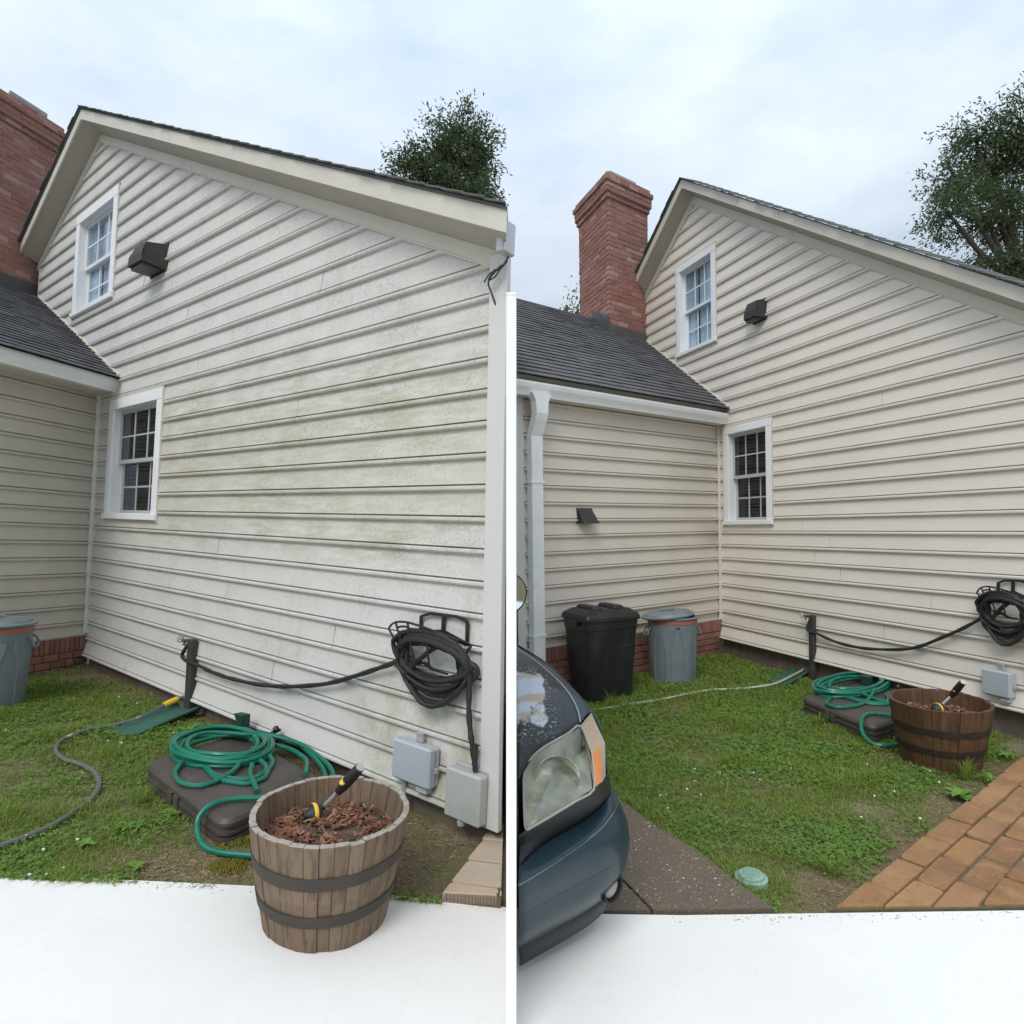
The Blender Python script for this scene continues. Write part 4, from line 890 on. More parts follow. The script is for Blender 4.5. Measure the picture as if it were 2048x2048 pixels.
def case(s, L_, F_, B_, z0, label):
    L_, F_, B_ = Vector((*L_, 0)), Vector((*F_, 0)), Vector((*B_, 0)); e1, e2 = F_ - L_, B_ - L_
    t = thing('plastic_case', label, 'case', s, tuple(L_ + Vector((0, 0, z0))), group='brown plastic cases under the green hoses')
    def rp(ins, z, r_=.09, n=5):
        o = []; a0, a1 = ins / e1.length, ins / e2.length; ra, rb_ = r_ / e1.length, r_ / e2.length
        for (ca, cb, st) in ((a0 + ra, a1 + rb_, 180), (1 - a0 - ra, a1 + rb_, 270), (1 - a0 - ra, 1 - a1 - rb_, 0), (a0 + ra, 1 - a1 - rb_, 90)):
            for k in range(n + 1): an = R(st + 90 * k / n); o.append(e1 * (ca + ra * math.cos(an)) + e2 * (cb + rb_ * math.sin(an)) + Vector((0, 0, z)))
        return o
    secs = [(.02, 0), (.0, .012), (.0, .045)]; b = MB()
    for a, c_ in zip(secs[:-1], secs[1:]): b.prism(rp(*a), rp(*c_))
    b.obj('bottom_half', 'case_brown', t, smooth_=True)
    MB().prism(rp(.012, .044), rp(.012, .056)).obj('seam_groove', 'vent_black', t)
    b = MB(); secs = [(.0, .055), (.0, .07), (.008, .072), (.008, .095), (.0, .098), (.0, .115), (.012, .135), (.04, .145)]
    for a, c_ in zip(secs[:-1], secs[1:]): b.prism(rp(*a), rp(*c_))
    b.obj('top_half', 'case_brown', t, smooth_=True)
    MB().prism(rp(.10, .144, .06), rp(.112, .150, .06)).obj('raised_panel', 'case_brown', t, smooth_=True)
    for f in (.38, .46): 
        c_ = e1 * f; d1_ = e1.normalized(); n_ = Vector((d1_.y, -d1_.x, 0)); n_ = n_ if n_.dot(e2) < 0 else -n_
        MB().prism([c_ - n_ * .01 + Vector((0, 0, .03)), c_ + d1_ * .05 - n_ * .01 + Vector((0, 0, .03)), c_ + d1_ * .05 + n_ * .012 + Vector((0, 0, .03)), c_ + n_ * .012 + Vector((0, 0, .03))],
                   [c_ - n_ * .01 + Vector((0, 0, .10)), c_ + d1_ * .05 - n_ * .01 + Vector((0, 0, .10)), c_ + d1_ * .05 + n_ * .012 + Vector((0, 0, .10)), c_ + n_ * .012 + Vector((0, 0, .10))]).obj('latch', 'case_brown', t, bevel=.003)
case('A', (-2.20, 4.03), (-1.36, 3.25), (-1.90, 4.70), -.005, 'dark brown plastic case under the green hose coil, left yard')
case('B', (2.66, 6.05), (2.84, 5.13), (3.62, 6.68), -.005, 'dark brown plastic case under the green hose coil, right yard')

def green_hose(s, c_, a, b, z, extra, label, r, loops):
    mb = MB(); rnd = random.Random(11); C = Vector((*c_, 0)); a = Vector((*a, 0)); b = Vector((*b, 0))
    path = []
    for k in range(loops):
        f = (.98, .93, 1.0, .90, .76, .84, .97, .70)[k % 8]; dx = Vector((rnd.uniform(-.03, .03), rnd.uniform(-.03, .03), 0)); n = 14
        for j in range(n):
            th = 2 * math.pi * j / n + .9; zz = z + .006 + (k % 4) * .017 + .008 * math.sin(3 * th + k)
            path.append(C + dx + a * f * math.cos(th) + b * f * math.sin(th) * (1 if math.sin(th) > 0 else .97) + Vector((0, 0, zz)))
    mb.tube(path, r, 8, 4)
    for e_ in extra: mb.tube(e_, r, 8, 5)
    solo(mb, 'green_hose', 'hose_green', label, 'hose', s, (0, 0, 0), 0, 'coiled green hoses', smooth_=True)
z3 = lambda L_, z: [(x, y, z) for x, y in L_]
exA = [[(-1.926, 3.962, .17), (-1.898, 3.819, .157), (-1.789, 3.68, .156), (-1.663, 3.647, .158), (-1.59, 3.755, .165), (-1.578, 3.935, .175), (-1.62, 4.08, .19)],
       [(-1.85, 4.02, .17), (-1.771, 3.927, .16), (-1.633, 3.767, .158), (-1.511, 3.715, .158), (-1.422, 3.71, .158), (-1.37, 3.80, .158), (-1.391, 3.923, .158), (-1.412, 4.053, .16), (-1.48, 4.144, .175), (-1.60, 4.2, .19)],
       [(-1.80, 3.98, .165), (-1.69, 3.84, .158), (-1.55, 3.77, .158), (-1.44, 3.78, .158), (-1.40, 3.88, .158), (-1.44, 4.0, .162), (-1.55, 4.1, .18)],
       [(-1.50, 3.95, .18), (-1.47, 3.85, .165), (-1.40, 3.72, .165), (-1.33, 3.60, .16)],
       [(-1.20, 3.53, .165), (-1.30, 3.50, .165), (-1.38, 3.485, .165), (-1.45, 3.45, .163), (-1.50, 3.38, .155), (-1.525, 3.335, .11), (-1.505, 3.30, .05), (-1.44, 3.235, .024), (-1.36, 3.195, .02), (-1.28, 3.18, .02), (-1.12, 3.17, .02)],
       [(-1.70, 4.53, .20), (-1.623, 4.545, .18), (-1.449, 4.523, .15), (-1.285, 4.362, .13), (-1.119, 4.113, .12), (-1.05, 3.95, .10)],
       [(-1.68, 4.50, .20), (-1.55, 4.50, .18), (-1.385, 4.447, .16), (-1.22, 4.314, .135), (-1.057, 4.091, .12), (-1.0, 3.95, .06)],
       [(-1.568, 4.343, .18), (-1.416, 4.321, .165), (-1.3, 4.22, .16), (-1.217, 4.099, .158), (-1.16, 3.9, .158)]]
green_hose('A', (-1.811, 4.25), (.297, .066), (-.149, .332), .152, exA, 'glossy green hose coiled on the brown case, left yard', .0145, 8)
exB = [[(3.0, 6.05, .17), (2.90, 5.93, .158), (2.79, 5.79, .157), (2.748, 5.69, .157), (2.802, 5.602, .157), (2.972, 5.638, .16), (3.12, 5.76, .165), (3.255, 5.911, .18), (3.32, 6.02, .19)],
       [(2.99, 6.0, .17), (3.017, 5.90, .16), (3.082, 5.73, .157), (3.217, 5.671, .157), (3.35, 5.75, .157), (3.42, 5.88, .16), (3.45, 6.0, .175)],
       [(3.05, 5.98, .168), (3.06, 5.86, .16), (3.14, 5.74, .158), (3.25, 5.73, .158), (3.36, 5.83, .16), (3.40, 5.95, .17)],
       [(3.22, 5.27, .165), (3.096, 5.30, .165), (3.02, 5.375, .165), (2.92, 5.37, .165), (2.82, 5.27, .155), (2.765, 5.17, .085), (2.78, 5.08, .03), (2.84, 5.03, .02), (2.94, 5.03, .02), (3.1, 5.05, .02)],
       [(3.19, 5.95, .18), (3.24, 5.80, .165), (3.30, 5.65, .16), (3.36, 5.55, .15)],
       [(3.60, 6.55, .19), (3.75, 6.6, .16), (3.87, 6.55, .14), (3.968, 6.41, .11), (4.02, 6.25, .06)], [(3.55, 6.5, .19), (3.70, 6.54, .17), (3.82, 6.46, .15), (3.9, 6.33, .12), (3.95, 6.2, .06)]]
green_hose('B', (3.277, 6.285), (.405, .09), (.195, .375), .152, exB, 'glossy green hose coiled on the brown case, right yard', .0155, 8)

def bracket(s, u, label, k=1.):
    t = thing('hose_guide', label, 'hose guide', s, at_wall(s, None, u, .16, .10), ROT[s], 'dark green hose guides')
    MB().prism([(-.14 * k, -.05, .0), (.05 * k, -.05, 0), (.05 * k, .05, 0), (-.14 * k, .05, 0)], [(-.10 * k, -.045, .012), (.05 * k, -.045, .012), (.05 * k, .045, .012), (-.10 * k, .045, .012)]).obj('foot', 'bracket_green', t)
    pr = [(-.07, .012), (-.02, .04), (-.008, .09), (-.03, .125), (-.045, .13), (.05, .142), (.048, .012)]
    MB().prism([(x * k, -.035, z) for x, z in pr], [(x * k, .035, z) for x, z in pr]).obj('horn', 'bracket_green', t, bevel=.003)
bracket('A', 3.70, 'dark green hose guide behind the coil against the stained wall', 1.35)
bracket('B', 2.45, 'dark green hose guide behind the coil against the clean wall', 1.35)
for s, u, lb in (('A', 4.02, 'small black hose valve behind the coil at the stained wall'), ('B', 2.72, 'small black hose valve behind the coil at the clean wall')):
    m_ = MB().tube([(0, 0, 0), (.03, 0, .06), (.05, 0, .09)], .012, 6, 2).tube([(.02, -.02, .07), (.08, .02, .10)], .010, 6, 0).lathe([(.02, .09), (.026, .105), (.012, .125)], 8, c=(.055, 0)).tube([(-.05, 0, .02), (.1, -.01, .03)], .013, 6, 0)
    solo(m_, 'hose_valve', 'metal_black', lb, 'valve', s, at_wall(s, None, u, .10, .09), ROT[s], 'hose valves', smooth_=True)

# ------------------------------------------------------------------ half barrels, mulch and watering wands
def barrel(s, loc, r, sy, h, soil, stave, hoop, label, rot, zs):
    t = thing('barrel_planter', label, 'planter', s, loc, rot, 'half barrel planters'); n = 36; rb = r * .76
    for k in range(n):
        a0 = 2 * math.pi * (k + .02) / n; a1 = 2 * math.pi * (k + .98) / n; m_ = MB(); jt = random.uniform(-.003, .003); jh = random.uniform(-.004, .004)
        def ar(rad, z): return [(rad * math.cos(a) , rad * sy * math.sin(a), z) for a in (a0, (a0 + a1) / 2, a1)]
        def sec(f, z): ro_ = rb + (r - rb) * f ** .85 + jt; return ar(ro_, z) + ar(ro_ - .024, z)[::-1]
        for f0, f1 in ((0, .5), (.5, 1.)): m_.prism(sec(f0, h * f0 + (jh if f0 else 0) * 0), sec(f1, h * f1 + (jh if f1 == 1 else 0)))
        so_ = m_.obj('stave', stave, t, smooth_=False)
        if stave == 'stave_grey':
            MB().prism(sec(1, h + jh), sec(1, h + jh + .003)).obj('worn_rim', 'stave_rim', so_)
    for (f0, f1) in zs:
        rr = lambda f: rb + (r - rb) * f ** .85
        MB().lathe([(rr(f0) - .002, h * f0), (rr(f0) + .006, h * f0 + .001), (rr(f1) + .006, h * f1 - .001), (rr(f1) - .002, h * f1)], 60, 1, sy, False, False).obj('hoop', hoop, t, smooth_=True)
    fs = soil / h; rs = rb + (r - rb) * fs ** .85 - .02
    so = MB(); rows = []
    for j in range(9):
        q_ = j / 8 * rs; rows.append([(q_ * math.cos(a), q_ * sy * math.sin(a), soil + .035 * (1 - (j / 8) ** 2) * (1 if s == 'A' else .7) + .02 * mnoise.noise((q_ * 9 * math.cos(a), q_ * 9 * math.sin(a), 1.)) * (j < 8)) for a in [2 * math.pi * i / 32 for i in range(33)]])
    so.grid(rows).obj('soil', 'soil', t, smooth_=True)
    ch = MB(); rnd = random.Random(3)
    for i in range(1100 if s == 'A' else 800):
        q_ = rs * math.sqrt(rnd.random()) * .97; a = rnd.uniform(0, 6.283); x, y = q_ * math.cos(a), q_ * sy * math.sin(a)
        dens = mnoise.noise((x * 6, y * 6, 4.)); 
        if dens < -.12 and rnd.random() < .8: continue
        L_ = rnd.uniform(.02, .07); w_ = rnd.choice((.0016, .003, .006, .009)); th = rnd.uniform(0, 6.28); pit = rnd.uniform(-.5, .5); z = soil + .035 * (1 - (q_ / rs) ** 2) + rnd.uniform(.002, .022)
        d = Vector((math.cos(th) * math.cos(pit), math.sin(th) * math.cos(pit), math.sin(pit))) * L_ / 2; sd = Vector((-math.sin(th), math.cos(th), rnd.uniform(-.4, .4))) * w_; bend = Vector((0, 0, rnd.uniform(-.3, .3) * L_)); c_ = Vector((x, y, z)); n_ = Vector((0, 0, .003))
        ch.add([c_ - d - sd, c_ - d + sd, c_ + bend + sd, c_ + d + sd * .5, c_ + d - sd * .5, c_ + bend - sd, c_ - d + n_, c_ + bend + n_ * 1.5, c_ + d + n_], [(0, 6, 7, 5), (6, 1, 2, 7), (5, 7, 8, 4), (7, 2, 3, 8), (0, 5, 4, 3, 2, 1)])
    o = ch.obj('mulch', 'mulch', t); tag(o, kind='stuff')
    pe = MB()
    for i in range(260):
        q_ = rs * math.sqrt(rnd.random()) * .95; a = rnd.uniform(0, 6.283); x, y, z = q_ * math.cos(a), q_ * sy * math.sin(a), soil + .035 * (1 - (q_ / rs) ** 2) + .006; k = rnd.uniform(.0015, .003)
        pe.add([(x + k, y, z), (x - k, y, z), (x, y + k, z), (x, y - k, z), (x, y, z + k), (x, y, z - k)], [(0, 2, 4), (2, 1, 4), (1, 3, 4), (3, 0, 4)])
    o = pe.obj('perlite', 'clover_white', t); tag(o, kind='stuff')
barrel('A', (-.705, 2.765, -.02), .322, 1.14, .46, .335, 'stave_grey', 'hoop_iron', 'weathered grey-brown half barrel full of bark mulch, left foreground', .15, ((.30, .40), (.63, .74)))
barrel('B', (3.115, 4.76, -.02), .325, 1.12, .46, .33, 'stave_brown', 'hoop_rust', 'dark brown half barrel planter beside the brick path', -.55, ((.30, .39), (.60, .70)))
def wand(s, pts, label, k=1.):
    P = [Vector(p) for p in pts]; t = thing('watering_wand', label, 'watering wand', s, tuple(P[0]), group='watering wands'); Q = [p - P[0] for p in P]
    d = (Q[1] - Q[0]).normalized(); ax = (d + Vector((0, 0, -.6))).normalized()
    rot = Vector((0, 0, 1)).rotation_difference(ax).to_matrix().to_4x4()
    hd = MB().lathe([(.016, -.05), (.022, -.03), (.044, -.01), (.046, .012), (.04, .02), (.0, .022)], 20, cap0=True).obj('spray_head', 'grip_black', t, smooth_=True); hd.matrix_local = rot
    rg = MB().lathe([(.046, -.012), (.0485, -.009), (.0485, .003), (.046, .006)], 24, cap0=False, cap1=False).obj('yellow_ring', 'yellow', t, smooth_=True); rg.matrix_local = rot
    MB().tube([Q[0] - ax * .03, Q[0] - ax * .055 + d * .01, Q[1]], lambda f: .017 - .004 * f, 10, 3).obj('neck', 'grip_black', t, smooth_=True)
    MB().tube([Q[1], (Q[1] + Q[2]) / 2, Q[2]], .0105, 10, 3).obj('tube', 'alu', t, smooth_=True)
    h = Q[3] - Q[2]; MB().tube([Q[2] - h * .04, Q[2] + h * .12, Q[2] + h * .35, Q[2] + h * .6, Q[2] + h * .9, Q[3]], lambda f: .017 + .008 * math.sin(f * 3.0) if f < .97 else .022, 12, 3).obj('grip', 'grip_black', t, smooth_=True)
    MB().tube([Q[3] - h * .01, Q[3] + h * .03], .019, 12, 0).obj('end_fitting', 'alu', t, smooth_=True)
    b = MB().lathe([(.012, -.002), (.015, .0), (.012, .005), (.0, .006)], 14, 1.4, 1).obj('thumb_button', 'yellow', t, smooth_=True)
    b.matrix_local = Matrix.Translation(Q[2] + h * .33 + Vector((-.008, -.018, .012))) @ Vector((0, 0, 1)).rotation_difference(Vector((-.45, -.75, .5)).normalized()).to_matrix().to_4x4()
wand('A', [(-.805, 2.865, .365), (-.77, 2.89, .392), (-.700, 2.862, .475), (-.600, 2.79, .605)], 'black and yellow watering wand lying in the weathered grey barrel')
wand('B', [(3.10, 4.76, .37), (3.145, 4.775, .40), (3.20, 4.75, .475), (3.20, 4.63, .60)], 'black and yellow watering wand lying in the dark brown barrel')

# ------------------------------------------------------------------ parked car (its front corner stands in the right yard)
def paint_extra(t, co, c, b):       # sun-burnt clear coat peeling off the bonnet
    s = nd(t, 'ShaderNodeSeparateXYZ'); t.links.new(co, s.inputs[0])
    n_ = noise(t, co, 6, 6, .62); fine = noise(t, co, 95, 3, .6)
    band = math_(t, 'MULTIPLY', rng(t, s.outputs['Z'], .90, .98), rng(t, s.outputs['Z'], 1.12, 1.09))
    band = math_(t, 'MULTIPLY', band, rng(t, s.outputs['X'], .0, -.09))
    a = math_(t, 'MULTIPLY', rng(t, math_(t, 'MULTIPLY', n_, band), .40, .45), 1.)
    sp = math_(t, 'MULTIPLY', math_(t, 'MULTIPLY', rng(t, fine, .58, .63), rng(t, n_, .36, .47)), band)
    f = math_(t, 'MAXIMUM', a, sp, True)
    c = mixc(t, c, mixc(t, (.42, .46, .52), (.36, .32, .24), rng(t, noise(t, co, 13, 3), .5, .6)), f)
    t.links.new(rng(t, f, 0, 1, .25, 0.), b.inputs['Coat Weight']); t.links.new(rng(t, f, 0, 1, .3, .8), b.inputs['Roughness'])
    return c
mat('car_paint', (.012, .030, .040), .38, coat=.25, spec=.3, layers=[(3, (.016, .034, .042), .45, .65, .5)])
mat('car_hood', (.010, .014, .016), .4, coat=.25, spec=.3, extra=paint_extra)
mat('car_dark', (.010, .011, .011), .5)
mat('reflector', (.48, .48, .43), .38, metal=.7, layers=[(9, (.14, .15, .135), .46, .64, .7), (22, (.75, .75, .68), .62, .70, .9)])
mat('amber', (.75, .26, .03), .25, coat=.5); mat('lamp_clear', (.48, .36, .27), .25, coat=.5); mat('lens_trim', (.30, .28, .24), .4)
CB = Vector((.2, 2.8, 0))
car = thing('parked_car', 'dark teal car with peeling bonnet paint and clouded headlight', 'car', 'B', tuple(CB))
def pu(p, k=1.03): return Vector((p[0] * k, p[1] * k, 1.75 - (1.75 - p[2]) * k)) - CB
def pl(L_, k=1.03, n=24):
    P = smooth([pu(p, k) for p in L_], 8); ln = [0]
    for a, b in zip(P[:-1], P[1:]): ln.append(ln[-1] + (b - a).length)
    o = []; j = 0
    for i in range(n):
        d = ln[-1] * i / (n - 1)
        while j < len(P) - 2 and ln[j + 1] < d: j += 1
        f = (d - ln[j]) / max(1e-9, ln[j + 1] - ln[j]); o.append(P[j].lerp(P[j + 1], min(1, max(0, f))))
    return o
def loft(curves, sub=4):
    n = len(curves[0]); cols = [smooth([c_[i] for c_ in curves], sub) for i in range(n)]
    return [[cols[i][j] for i in range(n)] for j in range(len(cols[0]))]
shut = [(.258, 2.549, .98), (.255, 2.616, 1.01), (.232, 2.697, 1.05), (.187, 2.795, 1.09), (.113, 2.948, 1.13), (.013, 3.19, 1.16)]
left = [(.008, 2.345, .83), (.008, 2.42, .93), (.008, 2.52, 1.0), (.008, 2.68, 1.065), (.008, 2.90, 1.12), (.008, 3.20, 1.162)]
mid1 = [(.083, 2.422, .91), (.09, 2.49, .985), (.085, 2.58, 1.04), (.075, 2.72, 1.09), (.05, 2.91, 1.13), (.010, 3.195, 1.162)]
mid2 = [(.161, 2.457, .945), (.165, 2.54, 1.0), (.155, 2.63, 1.05), (.13, 2.75, 1.095), (.08, 2.93, 1.133), (.012, 3.19, 1.161)]
MB().grid(loft([pl(left), pl(mid1), pl(mid2), pl(shut)])).obj('hood', 'car_hood', car, smooth_=True, solid=.004)
MB().tube(pl(shut, 1.0295), .0028, 6, 0).obj('shut_line_glint', 'alu', car, smooth_=True)  # bright metal bead stands in for the highlight along the bonnet edge
ftop = [(.264, 2.552, .985), (.280, 2.63, 1.01), (.262, 2.71, 1.045), (.215, 2.83, 1.082), (.138, 3.0, 1.12), (.013, 3.30, 1.15)]
fed = [(.306, 2.613, .998), (.300, 2.65, 1.005), (.273, 2.73, 1.035), (.223, 2.86, 1.075), (.142, 3.06, 1.115), (.013, 3.335, 1.148)]
fs1 = [(.350, 2.62, .90), (.352, 2.70, .92), (.33, 2.84, .94), (.285, 3.0, .96), (.20, 3.25, .98), (.012, 3.80, 1.0)]
fs2 = [(.372, 2.62, .72), (.385, 2.72, .72), (.37, 2.88, .73), (.32, 3.05, .74), (.24, 3.3, .75), (.012, 3.95, .76)]
fs3 = [(.392, 2.70, .60), (.40, 2.78, .58), (.385, 2.9, .56), (.335, 3.07, .53), (.25, 3.32, .50), (.012, 4.0, .45)]
MB().grid(loft([pl(shut, 1.03), pl(ftop), pl(fed), pl(fs1), pl(fs2), pl(fs3)])).obj('fender', 'car_paint', car, smooth_=True, solid=.004)
hlb = [(.010, 2.19, .71), (.036, 2.206, .72), (.145, 2.262, .755), (.285, 2.366, .79), (.331, 2.444, .80), (.36, 2.54, .78), (.372, 2.62, .72)]
btop = [(0.008, 2.235, .58), (.095, 2.375, .587), (.217, 2.503, .592), (.33, 2.636, .60), (.392, 2.72, .62), (.405, 2.79, .63), (.395, 2.87, .62)]
vm = [(.012, 2.225, .65), (.075, 2.27, .665), (.185, 2.36, .68), (.315, 2.47, .70), (.358, 2.55, .71), (.385, 2.64, .70), (.39, 2.73, .67)]
MB().grid(loft([pl(hlb), pl(vm), pl(btop, 1.005)])).obj('valance', 'car_dark', car, smooth_=True, solid=.004)
rid = [(0.006, 2.177, .55), (.147, 2.33, .55), (.27, 2.462, .56), (.338, 2.543, .57), (.398, 2.642, .585), (.432, 2.74, .59), (.43, 2.87, .585)]
rid0 = [(0.006, 2.182, .562), (.147, 2.337, .562), (.268, 2.47, .571), (.335, 2.553, .582), (.394, 2.65, .598), (.425, 2.745, .605), (.42, 2.87, .60)]
b1 = [(0.006, 2.185, .50), (.155, 2.325, .50), (.285, 2.45, .50), (.365, 2.53, .50), (.432, 2.63, .505), (.466, 2.74, .505), (.455, 2.90, .50)]
b2 = [(0.006, 2.215, .42), (.155, 2.35, .42), (.29, 2.465, .42), (.375, 2.545, .42), (.445, 2.64, .42), (.476, 2.75, .42), (.46, 2.92, .42)]
b3 = [(0.006, 2.25, .32), (.155, 2.385, .32), (.285, 2.49, .32), (.365, 2.57, .32), (.43, 2.66, .32), (.455, 2.77, .32), (.445, 2.92, .32)]
b4 = [(0.006, 2.36, .22), (.14, 2.47, .22), (.25, 2.56, .22), (.33, 2.64, .22), (.385, 2.72, .22), (.41, 2.80, .22), (.41, 2.92, .22)]
MB().grid(loft([pl(c_, 1.) for c_ in (btop, rid0, rid, b1, b2, b3, b4)], 5)).obj('bumper', 'car_paint', car, smooth_=True, solid=.005)
mat('car_crease_glint', (.03, .06, .075), .15, coat=1.)  # body paint lightened and glossed to draw the highlight on the crease
MB().tube(pl(rid, .9985), .0042, 8, 0).obj('bumper_crease', 'car_crease_glint', car, smooth_=True)
b5 = [(x * .985, y + .05, .12) for x, y, z in b4]
MB().grid(loft([pl(b4, 1.), pl(b5, 1.)])).obj('lower_lip', 'car_dark', car, smooth_=True, solid=.005)
MB().tube(pl([(x, y, z + .0) for x, y, z in b2], .9995), .0025, 6, 0).obj('bumper_seam', 'car_dark', car, smooth_=True)
# headlight
hl = [(.036, 2.206, .72), (.09, 2.233, .737), (.145, 2.262, .755), (.215, 2.31, .773), (.285, 2.366, .79), (.287, 2.45, .84), (.282, 2.522, .89), (.257, 2.539, .97), (.21, 2.50, .958), (.161, 2.457, .945), (.12, 2.438, .93), (.083, 2.422, .91), (.055, 2.402, .89), (.039, 2.388, .87), (.031, 2.365, .845), (.029, 2.341, .82), (.029, 2.254, .75), (.031, 2.22, .727)]
HP = [pu(p) for p in hl]; hc = sum(HP, Vector()) / len(HP)
toc = (Vector((0, 0, 1.75)) - CB - hc).normalized()
n_ = len(HP)
def dome(shape, scale):
    rg = []; N_ = 9
    for k in range(N_): f = 1 - k / N_; rg.append([hc + (p - hc) * f * scale + toc * shape(f) for p in HP])
    v = [p for g_ in rg for p in g_] + [hc + toc * shape(0)]
    f_ = [(k * n_ + i, k * n_ + (i + 1) % n_, (k + 1) * n_ + (i + 1) % n_, (k + 1) * n_ + i) for k in range(N_ - 1) for i in range(n_)] + [((N_ - 1) * n_ + i, (N_ - 1) * n_ + (i + 1) % n_, N_ * n_) for i in range(n_)]
    return MB().add(v, f_)
hd = dome(lambda f: .020 * (1 - f * f), 1.).obj('headlight', 'lens', car, smooth_=True, solid=.003)
dome(lambda f: -.012 - .03 * (1 - f * f), .97).obj('reflector', 'reflector', hd, smooth_=True)
rotb = Vector((0, 0, 1)).rotation_difference((toc + Vector((.05, 0, -.35))).normalized()).to_matrix().to_4x4()
bw = MB().lathe([(.016, -.03), (.045, -.018), (.07, .0), (.082, .02), (.085, .02), (.075, -.005), (.05, -.025)], 28, cap0=True, cap1=False).obj('bowl', 'reflector', hd, smooth_=True); bw.matrix_local = Matrix.Translation(hc - toc * .035 + Vector((.02, 0, .0))) @ rotb
MB().tube(HP + [HP[0]], .0045, 6, 3).obj('lens_trim', 'lens_trim', hd, smooth_=True)
lp = [(.264, 2.548, .97), (.291, 2.379, .79), (.331, 2.444, .80), (.347, 2.478, .85), (.345, 2.55, .91), (.336, 2.594, .955), (.306, 2.613, .995)]
LTop = [pu((.264 + (.306 - .264) * i / 8, 2.550 + .062 * i / 8, .968 + .027 * i / 8)) for i in range(9)]
LBot = [pu((.294 + (.336 - .294) * i / 8 + .006 * math.sin(i / 8 * 3.14), 2.385 + .065 * i / 8, .792 + .016 * i / 8)) for i in range(9)]
LMid = [pu((.292 + (.347 - .292) * i / 8, 2.468 + .062 * i / 8, .888 + .016 * i / 8)) for i in range(9)]
cl = MB().grid([LTop, LMid, LBot]).obj('corner_lamp', 'lens_trim', car, solid=.004)
for i in range(8):
    for (a, b, mname, nm) in ((LTop, LMid, 'lamp_clear', 'lens_rib'), (LMid, LBot, 'amber' if i < 5 else 'lamp_clear', 'lens_rib')):
        o_ = toc * .004; p = [a[i].lerp(a[i + 1], .12), a[i].lerp(a[i + 1], .88), b[i].lerp(b[i + 1], .88), b[i].lerp(b[i + 1], .12)]; cen = [(p[0] + p[1]) / 2 + o_ * 1.8, (p[3] + p[2]) / 2 + o_ * 1.8]
        MB().add([p[0] + o_ * .6, cen[0], p[1] + o_ * .6, p[2] + o_ * .6, cen[1], p[3] + o_ * .6], [(0, 1, 4, 5), (1, 2, 3, 4)]).obj(nm, mname, cl)
edge = [LTop[0], LTop[4], LTop[8], LMid[8], LBot[8], LBot[4], LBot[0], LMid[0], LTop[0]]
MB().tube(edge, .004, 6, 0).obj('lamp_trim', 'lens_trim', cl)
# fog lamp recess, added dark core, wheel, door mirror
fc = Vector((.385, 2.60, .30)) - CB; fn = Vector((.55, -.8, .1)).normalized(); fr_ = Vector((0, 0, 1)).rotation_difference(fn).to_matrix().to_4x4()
fg = MB().lathe([(.034, -.03), (.040, .004), (.046, .004), (.044, -.03)], 24, 1.0, 1.35, False, False).obj('fog_lamp', 'car_dark', car, smooth_=True); fg.matrix_local = Matrix.Translation(fc) @ fr_
MB().lathe([(.034, -.012), (.022, .0), (0.001, .004)], 20, 1., 1.3, True, False).obj('fog_lens', 'lens_trim', fg, smooth_=True)
cr = [(.012, 2.42), (.16, 2.52), (.27, 2.66), (.27, 2.80), (.19, 3.0), (.012, 3.7)]
MB().prism([Vector((x, y, .24)) - CB for x, y in cr], [Vector((x, y, .80)) - CB for x, y in cr]).obj('light_block_core', 'car_dark', car)  # added black block, keeps light from leaking through the hollow body
sd = Vector((.95, .30, 0)).normalized(); wr = Vector((0, 0, 1)).rotation_difference(sd).to_matrix().to_4x4(); wc = Vector((.235, 3.22, .36)) - CB
wh = MB().lathe([(.23, -.08), (.34, -.08), (.36, -.05), (.36, .05), (.34, .08), (.23, .08)], 36, cap0=False, cap1=False).obj('wheel', 'tyre', car, smooth_=True); wh.matrix_local = Matrix.Translation(wc) @ wr
MB().lathe([(.23, .06), (.20, .03), (.06, .05), (.0, .06)], 24).obj('rim', 'rim', wh, smooth_=True)
mc = Vector((-.026, 3.80, 1.365)); pts = []
for i in range(49):
    a = -math.pi / 2 + math.pi * i / 48; x, z = .104 * math.cos(a), .115 * math.sin(a)
    if mc.x + x > .0125: pts.append(Vector((mc.x + x, mc.y, mc.z + z + .02 * x)))
m0 = [p - CB for p in pts]
ctr = sum(m0, Vector()) / len(m0)
hs_ = MB().prism([p + Vector((0, .004, 0)) for p in m0], [p.lerp(ctr, .25) + Vector((-.004, .09, 0)) for p in m0]).obj('door_mirror', 'car_dark', car, smooth_=True)
MB().add([p.lerp(ctr, .05) + Vector((0, -.004, 0)) + Vector((0, -.03 * (p.z - ctr.z), 0)) for p in m0], [tuple(range(len(m0)))]).obj('mirror_glass', 'mirror', hs_)
MB().tube([p + Vector((0, -.002, 0)) for p in m0], .004, 6, 0).obj('mirror_rim', 'car_dark', hs_, smooth_=True)
MB().tube([Vector((.016, 3.86, 1.26)) - CB, Vector((.016, 3.84, 1.14)) - CB, Vector((.018, 3.80, 1.0)) - CB], .012, 8, 2).obj('mirror_stalk', 'car_dark', hs_, smooth_=True)

